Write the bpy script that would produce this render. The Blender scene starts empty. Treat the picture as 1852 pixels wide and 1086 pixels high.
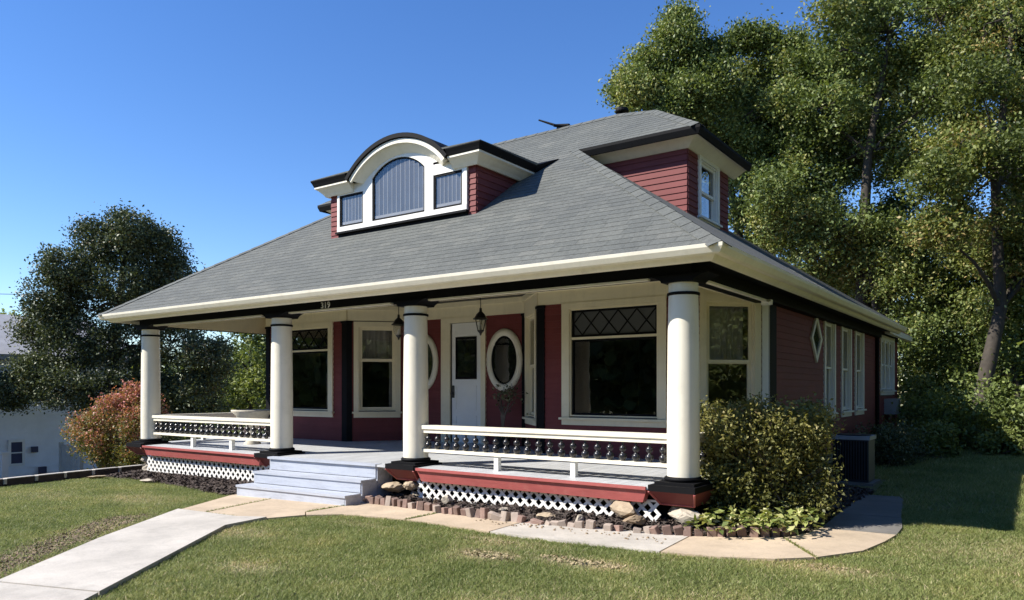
import bpy, math, random
import numpy as np
from mathutils import Vector, Matrix

random.seed(7)
rng = np.random.default_rng(11)
scene = bpy.context.scene
COL = scene.collection

# ---------------------------------------------------------------- camera, sky, sun, exposure
cam_d = bpy.data.cameras.new('camera')
cam = bpy.data.objects.new('camera', cam_d)
COL.objects.link(cam)
cam.location = (3.305, -8.03, 1.72)
cam.rotation_euler = (math.radians(90), 0, math.radians(35.35))
cam_d.sensor_width = 36
cam_d.lens = 26.14
cam_d.shift_y = 0.0875
cam_d.clip_start = 0.05
cam_d.clip_end = 1500
scene.camera = cam
CAM = np.array([3.305, -8.03, 1.72])

SUN_TO = Vector((-0.69, -0.724, 0.88)).normalized()      # direction towards the sun
world = bpy.data.worlds.new('World')
scene.world = world
world.use_nodes = True
wn = world.node_tree
bg = wn.nodes['Background']
sky = wn.nodes.new('ShaderNodeTexSky')
sky.sky_type = 'NISHITA'
sky.sun_disc = False
sky.sun_elevation = math.asin(SUN_TO.z)
sky.sun_rotation = math.atan2(SUN_TO.x, SUN_TO.y)
sky.altitude = 300
sky.air_density = 1.0
sky.dust_density = 0.0
sky.ozone_density = 3.5
hs = wn.nodes.new('ShaderNodeHueSaturation')
hs.inputs['Saturation'].default_value = 1.22
hs.inputs['Hue'].default_value = 0.510
wn.links.new(sky.outputs['Color'], hs.inputs['Color'])
wn.links.new(hs.outputs['Color'], bg.inputs['Color'])
bg.inputs['Strength'].default_value = 0.12
sun_d = bpy.data.lights.new('sun', 'SUN')
sun_d.energy = 5.0
sun_d.angle = math.radians(0.5)
sun_d.color = (1.0, 0.95, 0.86)
sun = bpy.data.objects.new('sun', sun_d)
COL.objects.link(sun)
sun.rotation_euler = SUN_TO.to_track_quat('Z', 'Y').to_euler()
scene.view_settings.view_transform = 'Standard'
scene.view_settings.look = 'None'
scene.view_settings.exposure = 0.75
scene.view_settings.gamma = 1.0
scene.view_settings.use_curve_mapping = False

# ---------------------------------------------------------------- materials
def _mat(name):
    m = bpy.data.materials.new(name)
    m.use_nodes = True
    nt = m.node_tree
    return m, nt, nt.nodes['Principled BSDF']

def ramp(nt, fac, stops):
    r = nt.nodes.new('ShaderNodeValToRGB')
    e = r.color_ramp.elements
    e[0].position, e[0].color = stops[0][0], (*stops[0][1], 1)
    e[1].position, e[1].color = stops[-1][0], (*stops[-1][1], 1)
    for p, c in stops[1:-1]:
        x = e.new(p); x.color = (*c, 1)
    nt.links.new(fac, r.inputs['Fac'])
    return r.outputs['Color']

def noise(nt, scale, detail=4, rough=0.6, coord='Object', stretch=None):
    tc = nt.nodes.new('ShaderNodeTexCoord')
    n = nt.nodes.new('ShaderNodeTexNoise')
    n.inputs['Scale'].default_value = scale
    n.inputs['Detail'].default_value = detail
    n.inputs['Roughness'].default_value = rough
    src = tc.outputs[coord]
    if stretch:
        mp = nt.nodes.new('ShaderNodeMapping')
        mp.inputs['Scale'].default_value = stretch
        nt.links.new(src, mp.inputs['Vector'])
        src = mp.outputs['Vector']
    nt.links.new(src, n.inputs['Vector'])
    return n.outputs['Fac']

def geo_noise(nt, scale, detail=4, rough=0.6):
    g = nt.nodes.new('ShaderNodeNewGeometry')
    n = nt.nodes.new('ShaderNodeTexNoise')
    n.inputs['Scale'].default_value = scale
    n.inputs['Detail'].default_value = detail
    n.inputs['Roughness'].default_value = rough
    nt.links.new(g.outputs['Position'], n.inputs['Vector'])
    return n.outputs['Fac']

def mixc(nt, fac, a, b, mode='MIX'):
    m = nt.nodes.new('ShaderNodeMix')
    m.data_type = 'RGBA'
    m.blend_type = mode
    for sock, v in ((m.inputs['Factor'], fac), (m.inputs[6], a), (m.inputs[7], b)):
        if isinstance(v, (int, float)):
            sock.default_value = v
        elif isinstance(v, tuple):
            sock.default_value = (*v, 1)
        else:
            nt.links.new(v, sock)
    return m.outputs[2]

def bump(nt, bs, h, strength=0.3, dist=0.01):
    b = nt.nodes.new('ShaderNodeBump')
    b.inputs['Strength'].default_value = strength
    b.inputs['Distance'].default_value = dist
    nt.links.new(h, b.inputs['Height'])
    nt.links.new(b.outputs['Normal'], bs.inputs['Normal'])

def rnd_fac(nt):
    at = nt.nodes.new('ShaderNodeAttribute'); at.attribute_name = 'rnd'
    oi = nt.nodes.new('ShaderNodeObjectInfo')
    ad = nt.nodes.new('ShaderNodeMath'); ad.operation = 'ADD'
    fr = nt.nodes.new('ShaderNodeMath'); fr.operation = 'FRACT'
    nt.links.new(at.outputs['Fac'], ad.inputs[0]); nt.links.new(oi.outputs['Random'], ad.inputs[1])
    nt.links.new(ad.outputs[0], fr.inputs[0])
    return fr.outputs[0]

def paint(name, c, rough=0.5, var=0.12, dirt=None, dirt_amt=0.25, scale=3.0, bmp=0.12, objvar=0.0, spec=0.5, grain=None, gamt=0.15):
    m, nt, bs = _mat(name)
    bs.inputs['Specular IOR Level'].default_value = spec
    lo = tuple(v * (1 - var) for v in c); hi = tuple(min(1, v * (1 + var)) for v in c)
    col = ramp(nt, geo_noise(nt, scale, 6), [(0.3, lo), (0.7, hi)])
    if dirt:
        f = ramp(nt, geo_noise(nt, scale * 2.3, 8, 0.75), [(0.52, (0, 0, 0)), (0.75, (1, 1, 1))])
        sc = mixc(nt, dirt_amt, (0, 0, 0), f)
        col = mixc(nt, sc, col, dirt)
    if objvar:
        col = mixc(nt, 1.0, col, ramp(nt, rnd_fac(nt), [(0, (1 - objvar,) * 3), (1, (1 + 0 * objvar,) * 3)]), 'MULTIPLY')
    if grain:
        g = nt.nodes.new('ShaderNodeNewGeometry'); mp = nt.nodes.new('ShaderNodeMapping'); mp.inputs['Scale'].default_value = grain
        n = nt.nodes.new('ShaderNodeTexNoise'); n.inputs['Scale'].default_value = 1.0; n.inputs['Detail'].default_value = 6; n.inputs['Roughness'].default_value = 0.7
        nt.links.new(g.outputs['Position'], mp.inputs['Vector']); nt.links.new(mp.outputs['Vector'], n.inputs['Vector'])
        col = mixc(nt, 1.0, col, ramp(nt, n.outputs['Fac'], [(0.28, (1 - gamt,) * 3), (0.5, (1, 1, 1)), (0.75, (1 + gamt * 0.3,) * 3)]), 'MULTIPLY')
    nt.links.new(col, bs.inputs['Base Color'])
    bs.inputs['Roughness'].default_value = rough
    bump(nt, bs, geo_noise(nt, 90, 3), bmp, 0.004)
    return m

CREAM2 = paint('deep_cream_paint', (0.80, 0.71, 0.50), 0.5, 0.05, (0.5, 0.44, 0.30), 0.3, 1.6, grain=(9, 9, 1.2), gamt=0.07)
CREAM = paint('cream_paint', (0.81, 0.755, 0.62), 0.45, 0.05, (0.5, 0.46, 0.36), 0.3, 1.6, grain=(9, 9, 1.2), gamt=0.09)
WHITE = paint('white_paint', (0.80, 0.78, 0.72), 0.45, 0.04, (0.55, 0.52, 0.45), 0.25, 2.0)
LATW = paint('lattice_white', (0.80, 0.78, 0.73), 0.5, 0.06, (0.45, 0.40, 0.32), 0.35, 5.0)
BLACK = paint('black_paint', (0.005, 0.005, 0.006), 0.65, 0.2, (0.010, 0.010, 0.009), 0.3, 4.0, spec=0.13)
BLACKG = paint('gloss_black_paint', (0.02, 0.02, 0.023), 0.25, 0.2, None, 0, 4.0)
RED = paint('barn_red_siding', (0.185, 0.047, 0.045), 0.6, 0.10, (0.24, 0.09, 0.08), 0.2, 2.2, 0.2, 0.12, spec=0.2, grain=(2, 2, 30), gamt=0.15)
REDW = paint('weathered_red_board', (0.36, 0.085, 0.078), 0.55, 0.10, (0.45, 0.22, 0.18), 0.4, 3.5, 0.2, grain=(1.5, 20, 35), gamt=0.22)
STEP = paint('blue_grey_deck_paint', (0.44, 0.47, 0.535), 0.55, 0.06, (0.34, 0.35, 0.36), 0.45, 2.6, 0.2, 0.07, grain=(2.5, 30, 30), gamt=0.22)
DECK = paint('grey_porch_paint', (0.50, 0.51, 0.52), 0.5, 0.10, (0.28, 0.27, 0.25), 0.4, 2.4, 0.2, 0.10, grain=(30, 1.5, 30), gamt=0.2)
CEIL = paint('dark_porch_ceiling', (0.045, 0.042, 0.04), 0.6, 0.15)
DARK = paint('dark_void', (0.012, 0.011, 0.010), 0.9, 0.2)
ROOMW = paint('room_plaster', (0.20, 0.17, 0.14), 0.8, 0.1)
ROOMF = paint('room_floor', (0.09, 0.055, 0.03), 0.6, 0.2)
DOORW = paint('door_white', (0.80, 0.79, 0.76), 0.4, 0.04)
FABRIC = paint('curtain_cloth', (0.62, 0.60, 0.55), 0.9, 0.08)
STEEL = paint('galvanised_metal', (0.30, 0.33, 0.37), 0.4, 0.15)
ACG = paint('dark_grey_metal', (0.022, 0.024, 0.027), 0.5, 0.15)
NWALL = paint('neighbour_white_siding', (0.80, 0.81, 0.82), 0.6, 0.05)
NROOF = paint('neighbour_grey_shingle', (0.30, 0.30, 0.31), 0.9, 0.15)
FENCEW = paint('pale_fence_wood', (0.55, 0.52, 0.46), 0.8, 0.12, (0.3, 0.27, 0.22), 0.4, 4)
BRONZE = paint('dark_bronze', (0.02, 0.018, 0.014), 0.4, 0.2)
URN = paint('cast_stone', (0.55, 0.50, 0.40), 0.85, 0.1, (0.3, 0.27, 0.2), 0.4, 6)
BLUEM = paint('navy_plastic', (0.03, 0.04, 0.09), 0.4, 0.1)

def make_shingle(name):
    m, nt, bs = _mat(name)
    base = ramp(nt, rnd_fac(nt), [(0, (0.102, 0.108, 0.101)), (0.5, (0.115, 0.121, 0.112)), (0.9, (0.127, 0.132, 0.121)), (1, (0.140, 0.143, 0.130))])
    gran = mixc(nt, 1.0, ramp(nt, geo_noise(nt, 130, 3, 0.7), [(0.3, (0.6,) * 3), (0.7, (1.32,) * 3)]), ramp(nt, geo_noise(nt, 19, 5, 0.7), [(0.3, (0.74,) * 3), (0.7, (1.2,) * 3)]), 'MULTIPLY')
    stain = ramp(nt, geo_noise(nt, 0.9, 5, 0.6), [(0.3, (0.86, 0.86, 0.86)), (0.7, (1.08, 1.07, 1.04))])
    col = mixc(nt, 1.0, mixc(nt, 1.0, base, gran, 'MULTIPLY'), stain, 'MULTIPLY')
    nt.links.new(col, bs.inputs['Base Color'])
    bs.inputs['Roughness'].default_value = 0.92
    bump(nt, bs, geo_noise(nt, 170, 3, 0.7), 0.5, 0.006)
    return m
SHINGLE = make_shingle('grey_asphalt_shingle')

def make_glass(name, tint=0.8, refl=1.0, wav=0.10):
    m = bpy.data.materials.new(name); m.use_nodes = True
    nt = m.node_tree; nt.nodes.clear()
    out = nt.nodes.new('ShaderNodeOutputMaterial')
    tr = nt.nodes.new('ShaderNodeBsdfTransparent'); tr.inputs['Color'].default_value = (tint, tint, tint, 1)
    gl = nt.nodes.new('ShaderNodeBsdfGlossy'); gl.inputs['Roughness'].default_value = 0.015
    lw = nt.nodes.new('ShaderNodeLayerWeight'); lw.inputs['Blend'].default_value = 0.5
    pw = nt.nodes.new('ShaderNodeMath'); pw.operation = 'POWER'; pw.inputs[1].default_value = 4.0
    nt.links.new(lw.outputs['Facing'], pw.inputs[0])
    fr = nt.nodes.new('ShaderNodeMath'); fr.operation = 'MULTIPLY_ADD'; fr.inputs[1].default_value = 0.9; fr.inputs[2].default_value = 0.075
    nt.links.new(pw.outputs[0], fr.inputs[0])
    mu = nt.nodes.new('ShaderNodeMath'); mu.operation = 'MULTIPLY'; mu.inputs[1].default_value = refl
    mx = nt.nodes.new('ShaderNodeMixShader')
    b = nt.nodes.new('ShaderNodeBump'); b.inputs['Strength'].default_value = wav; b.inputs['Distance'].default_value = 0.02
    nt.links.new(geo_noise(nt, 2.2, 2), b.inputs['Height'])
    nt.links.new(b.outputs['Normal'], gl.inputs['Normal'])
    nt.links.new(fr.outputs[0], mu.inputs[0]); nt.links.new(mu.outputs[0], mx.inputs[0])
    nt.links.new(tr.outputs[0], mx.inputs[1]); nt.links.new(gl.outputs[0], mx.inputs[2])
    nt.links.new(mx.outputs[0], out.inputs['Surface'])
    return m
GLASS = make_glass('window_glass', 0.8, 1.0)
def make_obscure(name):
    m, nt, bs = _mat(name)
    bs.inputs['Base Color'].default_value = (0.085, 0.088, 0.09, 1); bs.inputs['Roughness'].default_value = 0.22
    bump(nt, bs, geo_noise(nt, 28, 3), 0.35, 0.01)
    return m
OBSC = make_obscure('textured_transom_glass')
LAMPGLASS = make_glass('lantern_glass', 0.85, 1.0)
DGLASS = make_glass('dormer_glass', 0.95, 0.8, 0.05)

def make_leaf(name, stops, transl=0.25, rough=0.5):
    m = bpy.data.materials.new(name); m.use_nodes = True
    nt = m.node_tree; bs = nt.nodes['Principled BSDF']; out = nt.nodes['Material Output']
    at = nt.nodes.new('ShaderNodeAttribute'); at.attribute_name = 'rnd'
    col = ramp(nt, at.outputs['Fac'], stops)
    nt.links.new(col, bs.inputs['Base Color'])
    bs.inputs['Roughness'].default_value = rough
    bs.inputs['Specular IOR Level'].default_value = 0.35
    tl = nt.nodes.new('ShaderNodeBsdfTranslucent')
    nt.links.new(mixc(nt, 1.0, col, (1.15, 1.2, 0.55), 'MULTIPLY'), tl.inputs['Color'])
    mx = nt.nodes.new('ShaderNodeMixShader'); mx.inputs[0].default_value = transl
    nt.links.new(bs.outputs[0], mx.inputs[1]); nt.links.new(tl.outputs[0], mx.inputs[2])
    nt.links.new(mx.outputs[0], out.inputs['Surface'])
    return m
LEAF_OAK = make_leaf('leaf_mid_green', [(0, (0.055, 0.08, 0.024)), (0.5, (0.145, 0.19, 0.055)), (0.9, (0.25, 0.29, 0.09)), (1, (0.34, 0.33, 0.12))])
LEAF_YEL = make_leaf('leaf_yellow_green', [(0, (0.06, 0.082, 0.022)), (0.5, (0.155, 0.19, 0.05)), (0.9, (0.26, 0.275, 0.08)), (1, (0.35, 0.26, 0.1))])
LEAF_DARK = make_leaf('leaf_dark_green', [(0, (0.045, 0.058, 0.028)), (0.6, (0.105, 0.13, 0.062)), (0.92, (0.18, 0.2, 0.1)), (1, (0.25, 0.2, 0.12))], 0.15)
LEAF_LIGHT = make_leaf('leaf_light_green', [(0, (0.07, 0.1, 0.03)), (0.5, (0.17, 0.21, 0.06)), (1, (0.29, 0.32, 0.11))])
LEAF_RED = make_leaf('leaf_red_shrub', [(0, (0.07, 0.09, 0.026)), (0.35, (0.15, 0.165, 0.045)), (0.58, (0.3, 0.21, 0.085)), (0.78, (0.5, 0.2, 0.15)), (1, (0.68, 0.27, 0.25))])
LEAF_PRIVET = make_leaf('leaf_privet', [(0, (0.07, 0.078, 0.025)), (0.45, (0.185, 0.185, 0.056)), (0.85, (0.31, 0.275, 0.092)), (1, (0.38, 0.22, 0.14))])
LEAF_HOSTA = make_leaf('leaf_ground_cover', [(0, (0.11, 0.15, 0.04)), (0.5, (0.3, 0.34, 0.1)), (0.8, (0.5, 0.49, 0.2)), (1, (0.62, 0.58, 0.34))])
BARK = paint('tree_bark', (0.055, 0.045, 0.035), 0.9, 0.3, None, 0, 6, 0.8)
TWIG = paint('shrub_twig', (0.13, 0.10, 0.075), 0.9, 0.3, None, 0, 6, 0.4)

def make_ground(name):
    m, nt, bs = _mat(name)
    a = ramp(nt, geo_noise(nt, 0.7, 6, 0.65), [(0.3, (0.15, 0.155, 0.055)), (0.55, (0.20, 0.185, 0.08)), (0.75, (0.29, 0.235, 0.13))])
    f = ramp(nt, geo_noise(nt, 60, 4, 0.7), [(0.3, (0.55,) * 3), (0.7, (1.3,) * 3)])
    nt.links.new(mixc(nt, 1.0, a, f, 'MULTIPLY'), bs.inputs['Base Color'])
    bs.inputs['Roughness'].default_value = 0.95
    bump(nt, bs, geo_noise(nt, 45, 4, 0.7), 0.7, 0.03)
    return m
GROUND = make_ground('lawn_soil')

def make_grass(name):
    m = bpy.data.materials.new(name); m.use_nodes = True
    nt = m.node_tree; bs = nt.nodes['Principled BSDF']; out = nt.nodes['Material Output']
    at = nt.nodes.new('ShaderNodeAttribute'); at.attribute_name = 'rnd'
    col = ramp(nt, at.outputs['Fac'], [(0, (0.175, 0.215, 0.065)), (0.45, (0.28, 0.315, 0.11)), (0.78, (0.385, 0.395, 0.165)), (0.9, (0.52, 0.44, 0.25)), (1, (0.62, 0.52, 0.34))])
    patch = ramp(nt, geo_noise(nt, 0.9, 5, 0.6), [(0.30, (0.62, 0.70, 0.55)), (0.5, (0.95, 0.97, 0.9)), (0.7, (1.22, 1.12, 1.05))])
    col = mixc(nt, 1.0, col, patch, 'MULTIPLY')
    nt.links.new(col, bs.inputs['Base Color'])
    bs.inputs['Roughness'].default_value = 0.5
    bs.inputs['Specular IOR Level'].default_value = 0.3
    tl = nt.nodes.new('ShaderNodeBsdfTranslucent'); nt.links.new(col, tl.inputs['Color'])
    mx = nt.nodes.new('ShaderNodeMixShader'); mx.inputs[0].default_value = 0.45
    nt.links.new(bs.outputs[0], mx.inputs[1]); nt.links.new(tl.outputs[0], mx.inputs[2])
    nt.links.new(mx.outputs[0], out.inputs['Surface'])
    return m
GRASS = make_grass('grass_blade')

def make_concrete(name, c, specks=True):
    m, nt, bs = _mat(name)
    a = ramp(nt, geo_noise(nt, 1.3, 7, 0.65), [(0.3, tuple(v * 0.74 for v in c)), (0.7, tuple(v * 1.08 for v in c))])
    f = ramp(nt, geo_noise(nt, 55, 5, 0.75), [(0.3, (0.88,) * 3), (0.7, (1.08,) * 3)])
    col = mixc(nt, 1.0, a, f, 'MULTIPLY')
    st = ramp(nt, geo_noise(nt, 4.0, 8, 0.75), [(0.50, (0, 0, 0)), (0.78, (0.55,) * 3)])
    col = mixc(nt, st, col, tuple(v * 0.45 for v in c))
    nt.links.new(col, bs.inputs['Base Color'])
    bs.inputs['Roughness'].default_value = 0.9
    bump(nt, bs, geo_noise(nt, 70, 5, 0.7), 0.35, 0.008)
    return m
CONC = make_concrete('pale_concrete', (0.55, 0.505, 0.44))
TAN = make_concrete('tan_concrete', (0.54, 0.425, 0.30))
CONCW = make_concrete('worn_grey_concrete', (0.53, 0.485, 0.42))
STONE = make_concrete('pale_fieldstone', (0.44, 0.345, 0.235))
STONEW = make_concrete('white_stone', (0.50, 0.44, 0.35))
STONEB = make_concrete('brown_stone', (0.30, 0.22, 0.14))
BRICK = paint('old_red_brick', (0.27, 0.175, 0.14), 0.9, 0.2, (0.5, 0.42, 0.36), 0.5, 7, 0.6, 0.45)
CONCD = make_concrete('stained_shadow_concrete', (0.20, 0.185, 0.165))  # darkened so the walkway slabs carry the bush and eave shadow
BRICKP = paint('faded_brick', (0.42, 0.34, 0.28), 0.9, 0.15, (0.6, 0.55, 0.48), 0.5, 7, 0.6, 0.35)
MULCH = paint('dark_mulch', (0.055, 0.042, 0.035), 0.95, 0.45, (0.12, 0.095, 0.075), 0.5, 18, 1.0)
SOILC = paint('dry_brown_soil', (0.26, 0.19, 0.125), 0.95, 0.35, (0.36, 0.29, 0.2), 0.4, 9, 0.5)
CHIP = paint('mulch_chip', (0.075, 0.055, 0.045), 0.95, 0.4, (0.16, 0.13, 0.10), 0.4, 12, 0.5)
EDGEB = paint('shaded_edging_face', (0.05, 0.035, 0.03), 0.9, 0.3)  # dark tone stands for shade on the pale blocks' faces

# ---------------------------------------------------------------- mesh building
class MB:
    def __init__(s):
        s.v = []; s.f = []
    def add(s, verts, faces):
        o = len(s.v)
        s.v.extend([tuple(p) for p in verts]); s.f.extend([tuple(i + o for i in f) for f in faces])
        return s
    def box(s, x0, x1, y0, y1, z0, z1):
        v = [(x0, y0, z0), (x1, y0, z0), (x1, y1, z0), (x0, y1, z0), (x0, y0, z1), (x1, y0, z1), (x1, y1, z1), (x0, y1, z1)]
        return s.add(v, [(0, 3, 2, 1), (4, 5, 6, 7), (0, 1, 5, 4), (1, 2, 6, 5), (2, 3, 7, 6), (3, 0, 4, 7)])
    def hexa(s, lo, hi):                        # two quads of four points
        return s.add(list(lo) + list(hi), [(3, 2, 1, 0), (4, 5, 6, 7), (0, 1, 5, 4), (1, 2, 6, 5), (2, 3, 7, 6), (3, 0, 4, 7)])
    def fbox(s, F, u0, u1, n0, n1, z0, z1):     # box in a wall frame
        q = lambda u, n, z: F.p(u, n, z)
        return s.hexa([q(u0, n1, z0), q(u1, n1, z0), q(u1, n0, z0), q(u0, n0, z0)], [q(u0, n1, z1), q(u1, n1, z1), q(u1, n0, z1), q(u0, n0, z1)])
    def prism(s, poly, vec):
        n = len(poly); vec = Vector(vec)
        a = [Vector(p) for p in poly]; b = [p + vec for p in a]
        return s.add(a + b, [tuple(range(n - 1, -1, -1)), tuple(range(n, 2 * n))] + [(i, (i + 1) % n, n + (i + 1) % n, n + i) for i in range(n)])
    def lathe(s, c, prof, seg=16, axis='z'):
        vs = []; fs = []
        for r, z in prof:
            for k in range(seg):
                a = 2 * math.pi * k / seg
                vs.append((c[0] + r * math.cos(a), c[1] + r * math.sin(a), c[2] + z))
        for i in range(len(prof) - 1):
            for k in range(seg):
                k2 = (k + 1) % seg
                fs.append((i * seg + k, i * seg + k2, (i + 1) * seg + k2, (i + 1) * seg + k))
        n = len(vs); vs += vs[:seg] + vs[-seg:]
        fs.append(tuple(n + k for k in range(seg - 1, -1, -1))); fs.append(tuple(n + seg + k for k in range(seg)))
        return s.add(vs, fs)
    def tube(s, pts, rads, seg=6):
        P = [Vector(p) for p in pts]; vs = []; fs = []
        for i, p in enumerate(P):
            d = (P[min(i + 1, len(P) - 1)] - P[max(i - 1, 0)]).normalized()
            a = d.cross(Vector((0, 0, 1)) if abs(d.z) < 0.9 else Vector((1, 0, 0))).normalized(); b = d.cross(a)
            r = rads[i] if hasattr(rads, '__len__') else rads
            for k in range(seg):
                t = 2 * math.pi * k / seg
                vs.append(p + a * (r * math.cos(t)) + b * (r * math.sin(t)))
        for i in range(len(P) - 1):
            for k in range(seg):
                k2 = (k + 1) % seg
                fs.append((i * seg + k, i * seg + k2, (i + 1) * seg + k2, (i + 1) * seg + k))
        n = len(vs); vs += vs[:seg] + vs[-seg:]
        fs.append(tuple(n + k for k in range(seg - 1, -1, -1))); fs.append(tuple(n + seg + k for k in range(seg)))
        return s.add(vs, fs)
    def sweep(s, path, prof):                   # mitred sweep of (outward d, z) along an open plan path
        P = [Vector((p[0], p[1])) for p in path]; n = len(P); m = len(prof)
        nor = []
        for i in range(n - 1):
            d = (P[i + 1] - P[i]).normalized(); nor.append(Vector((-d.y, d.x)))
        vs = []; fs = []
        for i in range(n):
            a = nor[max(i - 1, 0)]; b = nor[min(i, n - 2)]
            h = (a + b); h = h / (1 + a.dot(b))
            for d, z in prof:
                q = P[i] + h * d
                vs.append((q.x, q.y, z))
        for i in range(n - 1):
            for k in range(m):
                k2 = (k + 1) % m
                fs.append((i * m + k, i * m + k2, (i + 1) * m + k2, (i + 1) * m + k))
        fs.append(tuple(range(m))); fs.append(tuple((n - 1) * m + k for k in range(m - 1, -1, -1)))
        return s.add(vs, fs)
    def build(s, name, mat, parent=None, smooth=False, org=None, label=None, kind=None):
        o_ = origin_of(parent) if parent else Vector(org or (0, 0, 0))
        me = bpy.data.meshes.new(name)
        me.from_pydata([(p[0] - o_.x, p[1] - o_.y, p[2] - o_.z) for p in s.v], [], s.f)
        me.materials.append(mat)
        if smooth:
            me.polygons.foreach_set('use_smooth', [True] * len(me.polygons))
        me.update()
        return link(me, name, parent, (0, 0, 0) if parent else o_, label, kind)

ORG = {}
def origin_of(o):
    while o.parent:
        o = o.parent
    return Vector(ORG[o])
def link(me, name, parent=None, loc=(0, 0, 0), label=None, kind=None):
    ob = bpy.data.objects.new(name, me); COL.objects.link(ob)
    ob.parent = parent; ob.location = loc
    if not parent:
        ORG[ob] = Vector(loc)
    if label:
        ob['label'] = label
    if kind:
        ob['kind'] = kind
    return ob
def tag(o, label, cat, group=None, kind=None):
    if label: o['label'] = label
    if cat: o['category'] = cat
    if group: o['group'] = group
    if kind: o['kind'] = kind
    return o
def thing(name, label, cat, loc=(0, 0, 0), group=None):
    o = bpy.data.objects.new(name, None); COL.objects.link(o)
    o.location = loc; o.empty_display_size = 0.2; ORG[o] = Vector(loc)
    return tag(o, label, cat, group)
def place(me, name, parent, m4, label=None):    # a shared mesh placed by a world matrix below an unrotated thing
    ob = bpy.data.objects.new(name, me); COL.objects.link(ob)
    if parent:
        ob.parent = parent
        m4 = Matrix.Translation(-origin_of(parent)) @ m4
    ob.matrix_basis = m4
    return ob
def mesh_np(name, verts, tri_or_quad, mat, rnd=None):
    me = bpy.data.meshes.new(name)
    k = tri_or_quad.shape[1]; nf = len(tri_or_quad)
    me.vertices.add(len(verts)); me.vertices.foreach_set('co', verts.astype(np.float32).ravel())
    me.loops.add(nf * k); me.loops.foreach_set('vertex_index', tri_or_quad.astype(np.int32).ravel())
    me.polygons.add(nf); me.polygons.foreach_set('loop_start', np.arange(0, nf * k, k, dtype=np.int32))
    me.update(calc_edges=True)
    if rnd is not None:
        a = me.attributes.new('rnd', 'FLOAT', 'FACE'); a.data.foreach_set('value', rnd.astype(np.float32))
    me.materials.append(mat)
    return me
class Frame:
    """wall frame: u along the wall, n outwards, z up"""
    def __init__(s, a, b):
        s.a = Vector((a[0], a[1])); s.d = (Vector((b[0], b[1])) - s.a); s.L = s.d.length; s.d.normalize()
        s.n = Vector((-s.d.y, s.d.x))
    def p(s, u, n, z):
        q = s.a + s.d * u + s.n * n
        return Vector((q.x, q.y, z))

# ---------------------------------------------------------------- ground
def gz(x, y=0):
    return 0.06 + 0.012 * (min(max(x, -12.2), 14) + 5)
gm = MB()
xs = [-400, -30, -14.2, -13.2, -12.25, -8, -4, 0, 4, 14, 400]
zs = [-1.9, -1.55, -1.45, -1.15, gz(-12.2), gz(-8), gz(-4), gz(0), gz(4), gz(14), gz(14)]
ys = [-400, -12, -6, -2, 2, 8, 16, 60, 400]
gv = [(x, y, z) for y in ys for x, z in zip(xs, zs)]
nx = len(xs)
gm.add(gv, [(j * nx + i, j * nx + i + 1, (j + 1) * nx + i + 1, (j + 1) * nx + i) for j in range(len(ys) - 1) for i in range(nx - 1)])
gm.build('ground', GROUND, kind='structure')

def slab(name, poly, mat, top=0.035, depth=0.10, parent=None, label=None):
    b = MB()
    t = [(x, y, gz(x) + top) for x, y in poly]; lo = [(x, y, gz(x) + top - depth) for x, y in poly]
    n = len(poly)
    b.add(lo + t, [tuple(range(n - 1, -1, -1)), tuple(range(n, 2 * n))] + [(i, (i + 1) % n, n + (i + 1) % n, n + i) for i in range(n)])
    return b.build(name, mat, parent, label=label, org=(0, 0, 0))
# front concrete path (two slabs) and the tan walkway with its slabs
PATH = [(-6.30, -2.38), (-4.60, -2.80), (-2.67, -5.19), (1.9, -11.0), (0.5, -11.6), (-3.85, -5.41), (-5.07, -4.05)]
path = slab('path', [(-6.30, -2.38), (-5.06, -2.33), (-4.66, -2.16), (-4.58, -2.80), (-2.72, -5.14), (-3.80, -5.46), (-5.07, -4.0)], CONC, 0.05)
path['kind'] = 'structure'
slab('slab', [(-3.79, -5.475), (-2.71, -5.155), (1.9, -11.0), (0.6, -11.7)], CONC, 0.045, parent=path)
walk_mb = MB()
W_OUT = [(-4.66, -2.15), (-4.46, -1.70), (-4.07, -1.42), (-3.39, -1.31), (-2.78, -1.27), (-2.01, -1.34), (-1.44, -1.38), (-0.9, -1.37), (-0.25, -1.34), (0.35, -1.33), (0.87, -1.25), (1.32, -1.06), (1.61, -0.82), (1.92, -0.25), (2.02, 0.35), (2.06, 1.0), (2.05, 1.3), (1.95, 2.0), (1.70, 4.0)]
W_IN_R = [(1.15, 4.0), (1.25, 2.0), (1.30, 0.55), (1.0, 0.0), (0.55, -0.35)]
def wslab(name, poly, mat, par): return slab(name, poly, mat, 0.03, 0.09, par)
walk = slab('walkway', [(-6.31, -2.37), (-7.05, -1.05), (-7.0, -0.55), (-6.25, -0.55), (-5.80, -2.27)], TAN, 0.03)
walk['kind'] = 'structure'
wslab('slab', [(-5.79, -2.27), (-6.23, -0.55), (-4.68, -0.55), (-4.66, -1.56), (-4.46, -1.72), (-4.68, -2.17), (-5.07, -2.31)], TAN, walk)
wslab('slab', [(-4.64, -1.56), (-4.66, -0.5), (-3.12, -0.5), (-3.10, -1.29), (-3.39, -1.30), (-4.07, -1.42), (-4.44, -1.71)], TAN, walk)
wslab('slab', [(-3.08, -1.29), (-3.10, -0.5), (-1.78, -0.5), (-1.74, -1.37), (-2.01, -1.34), (-2.78, -1.27)], TAN, walk)
wslab('slab', [(-1.72, -1.37), (-1.76, -0.5), (0.24, -0.4), (0.30, -1.33), (-0.25, -1.34), (-0.9, -1.37), (-1.44, -1.38)], CONCW, walk)
wslab('slab', [(0.32, -1.33), (0.26, -0.4), (0.60, -0.3), (1.10, 0.0), (1.60, -0.80), (1.32, -1.06), (0.87, -1.25)], TAN, walk)
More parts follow.
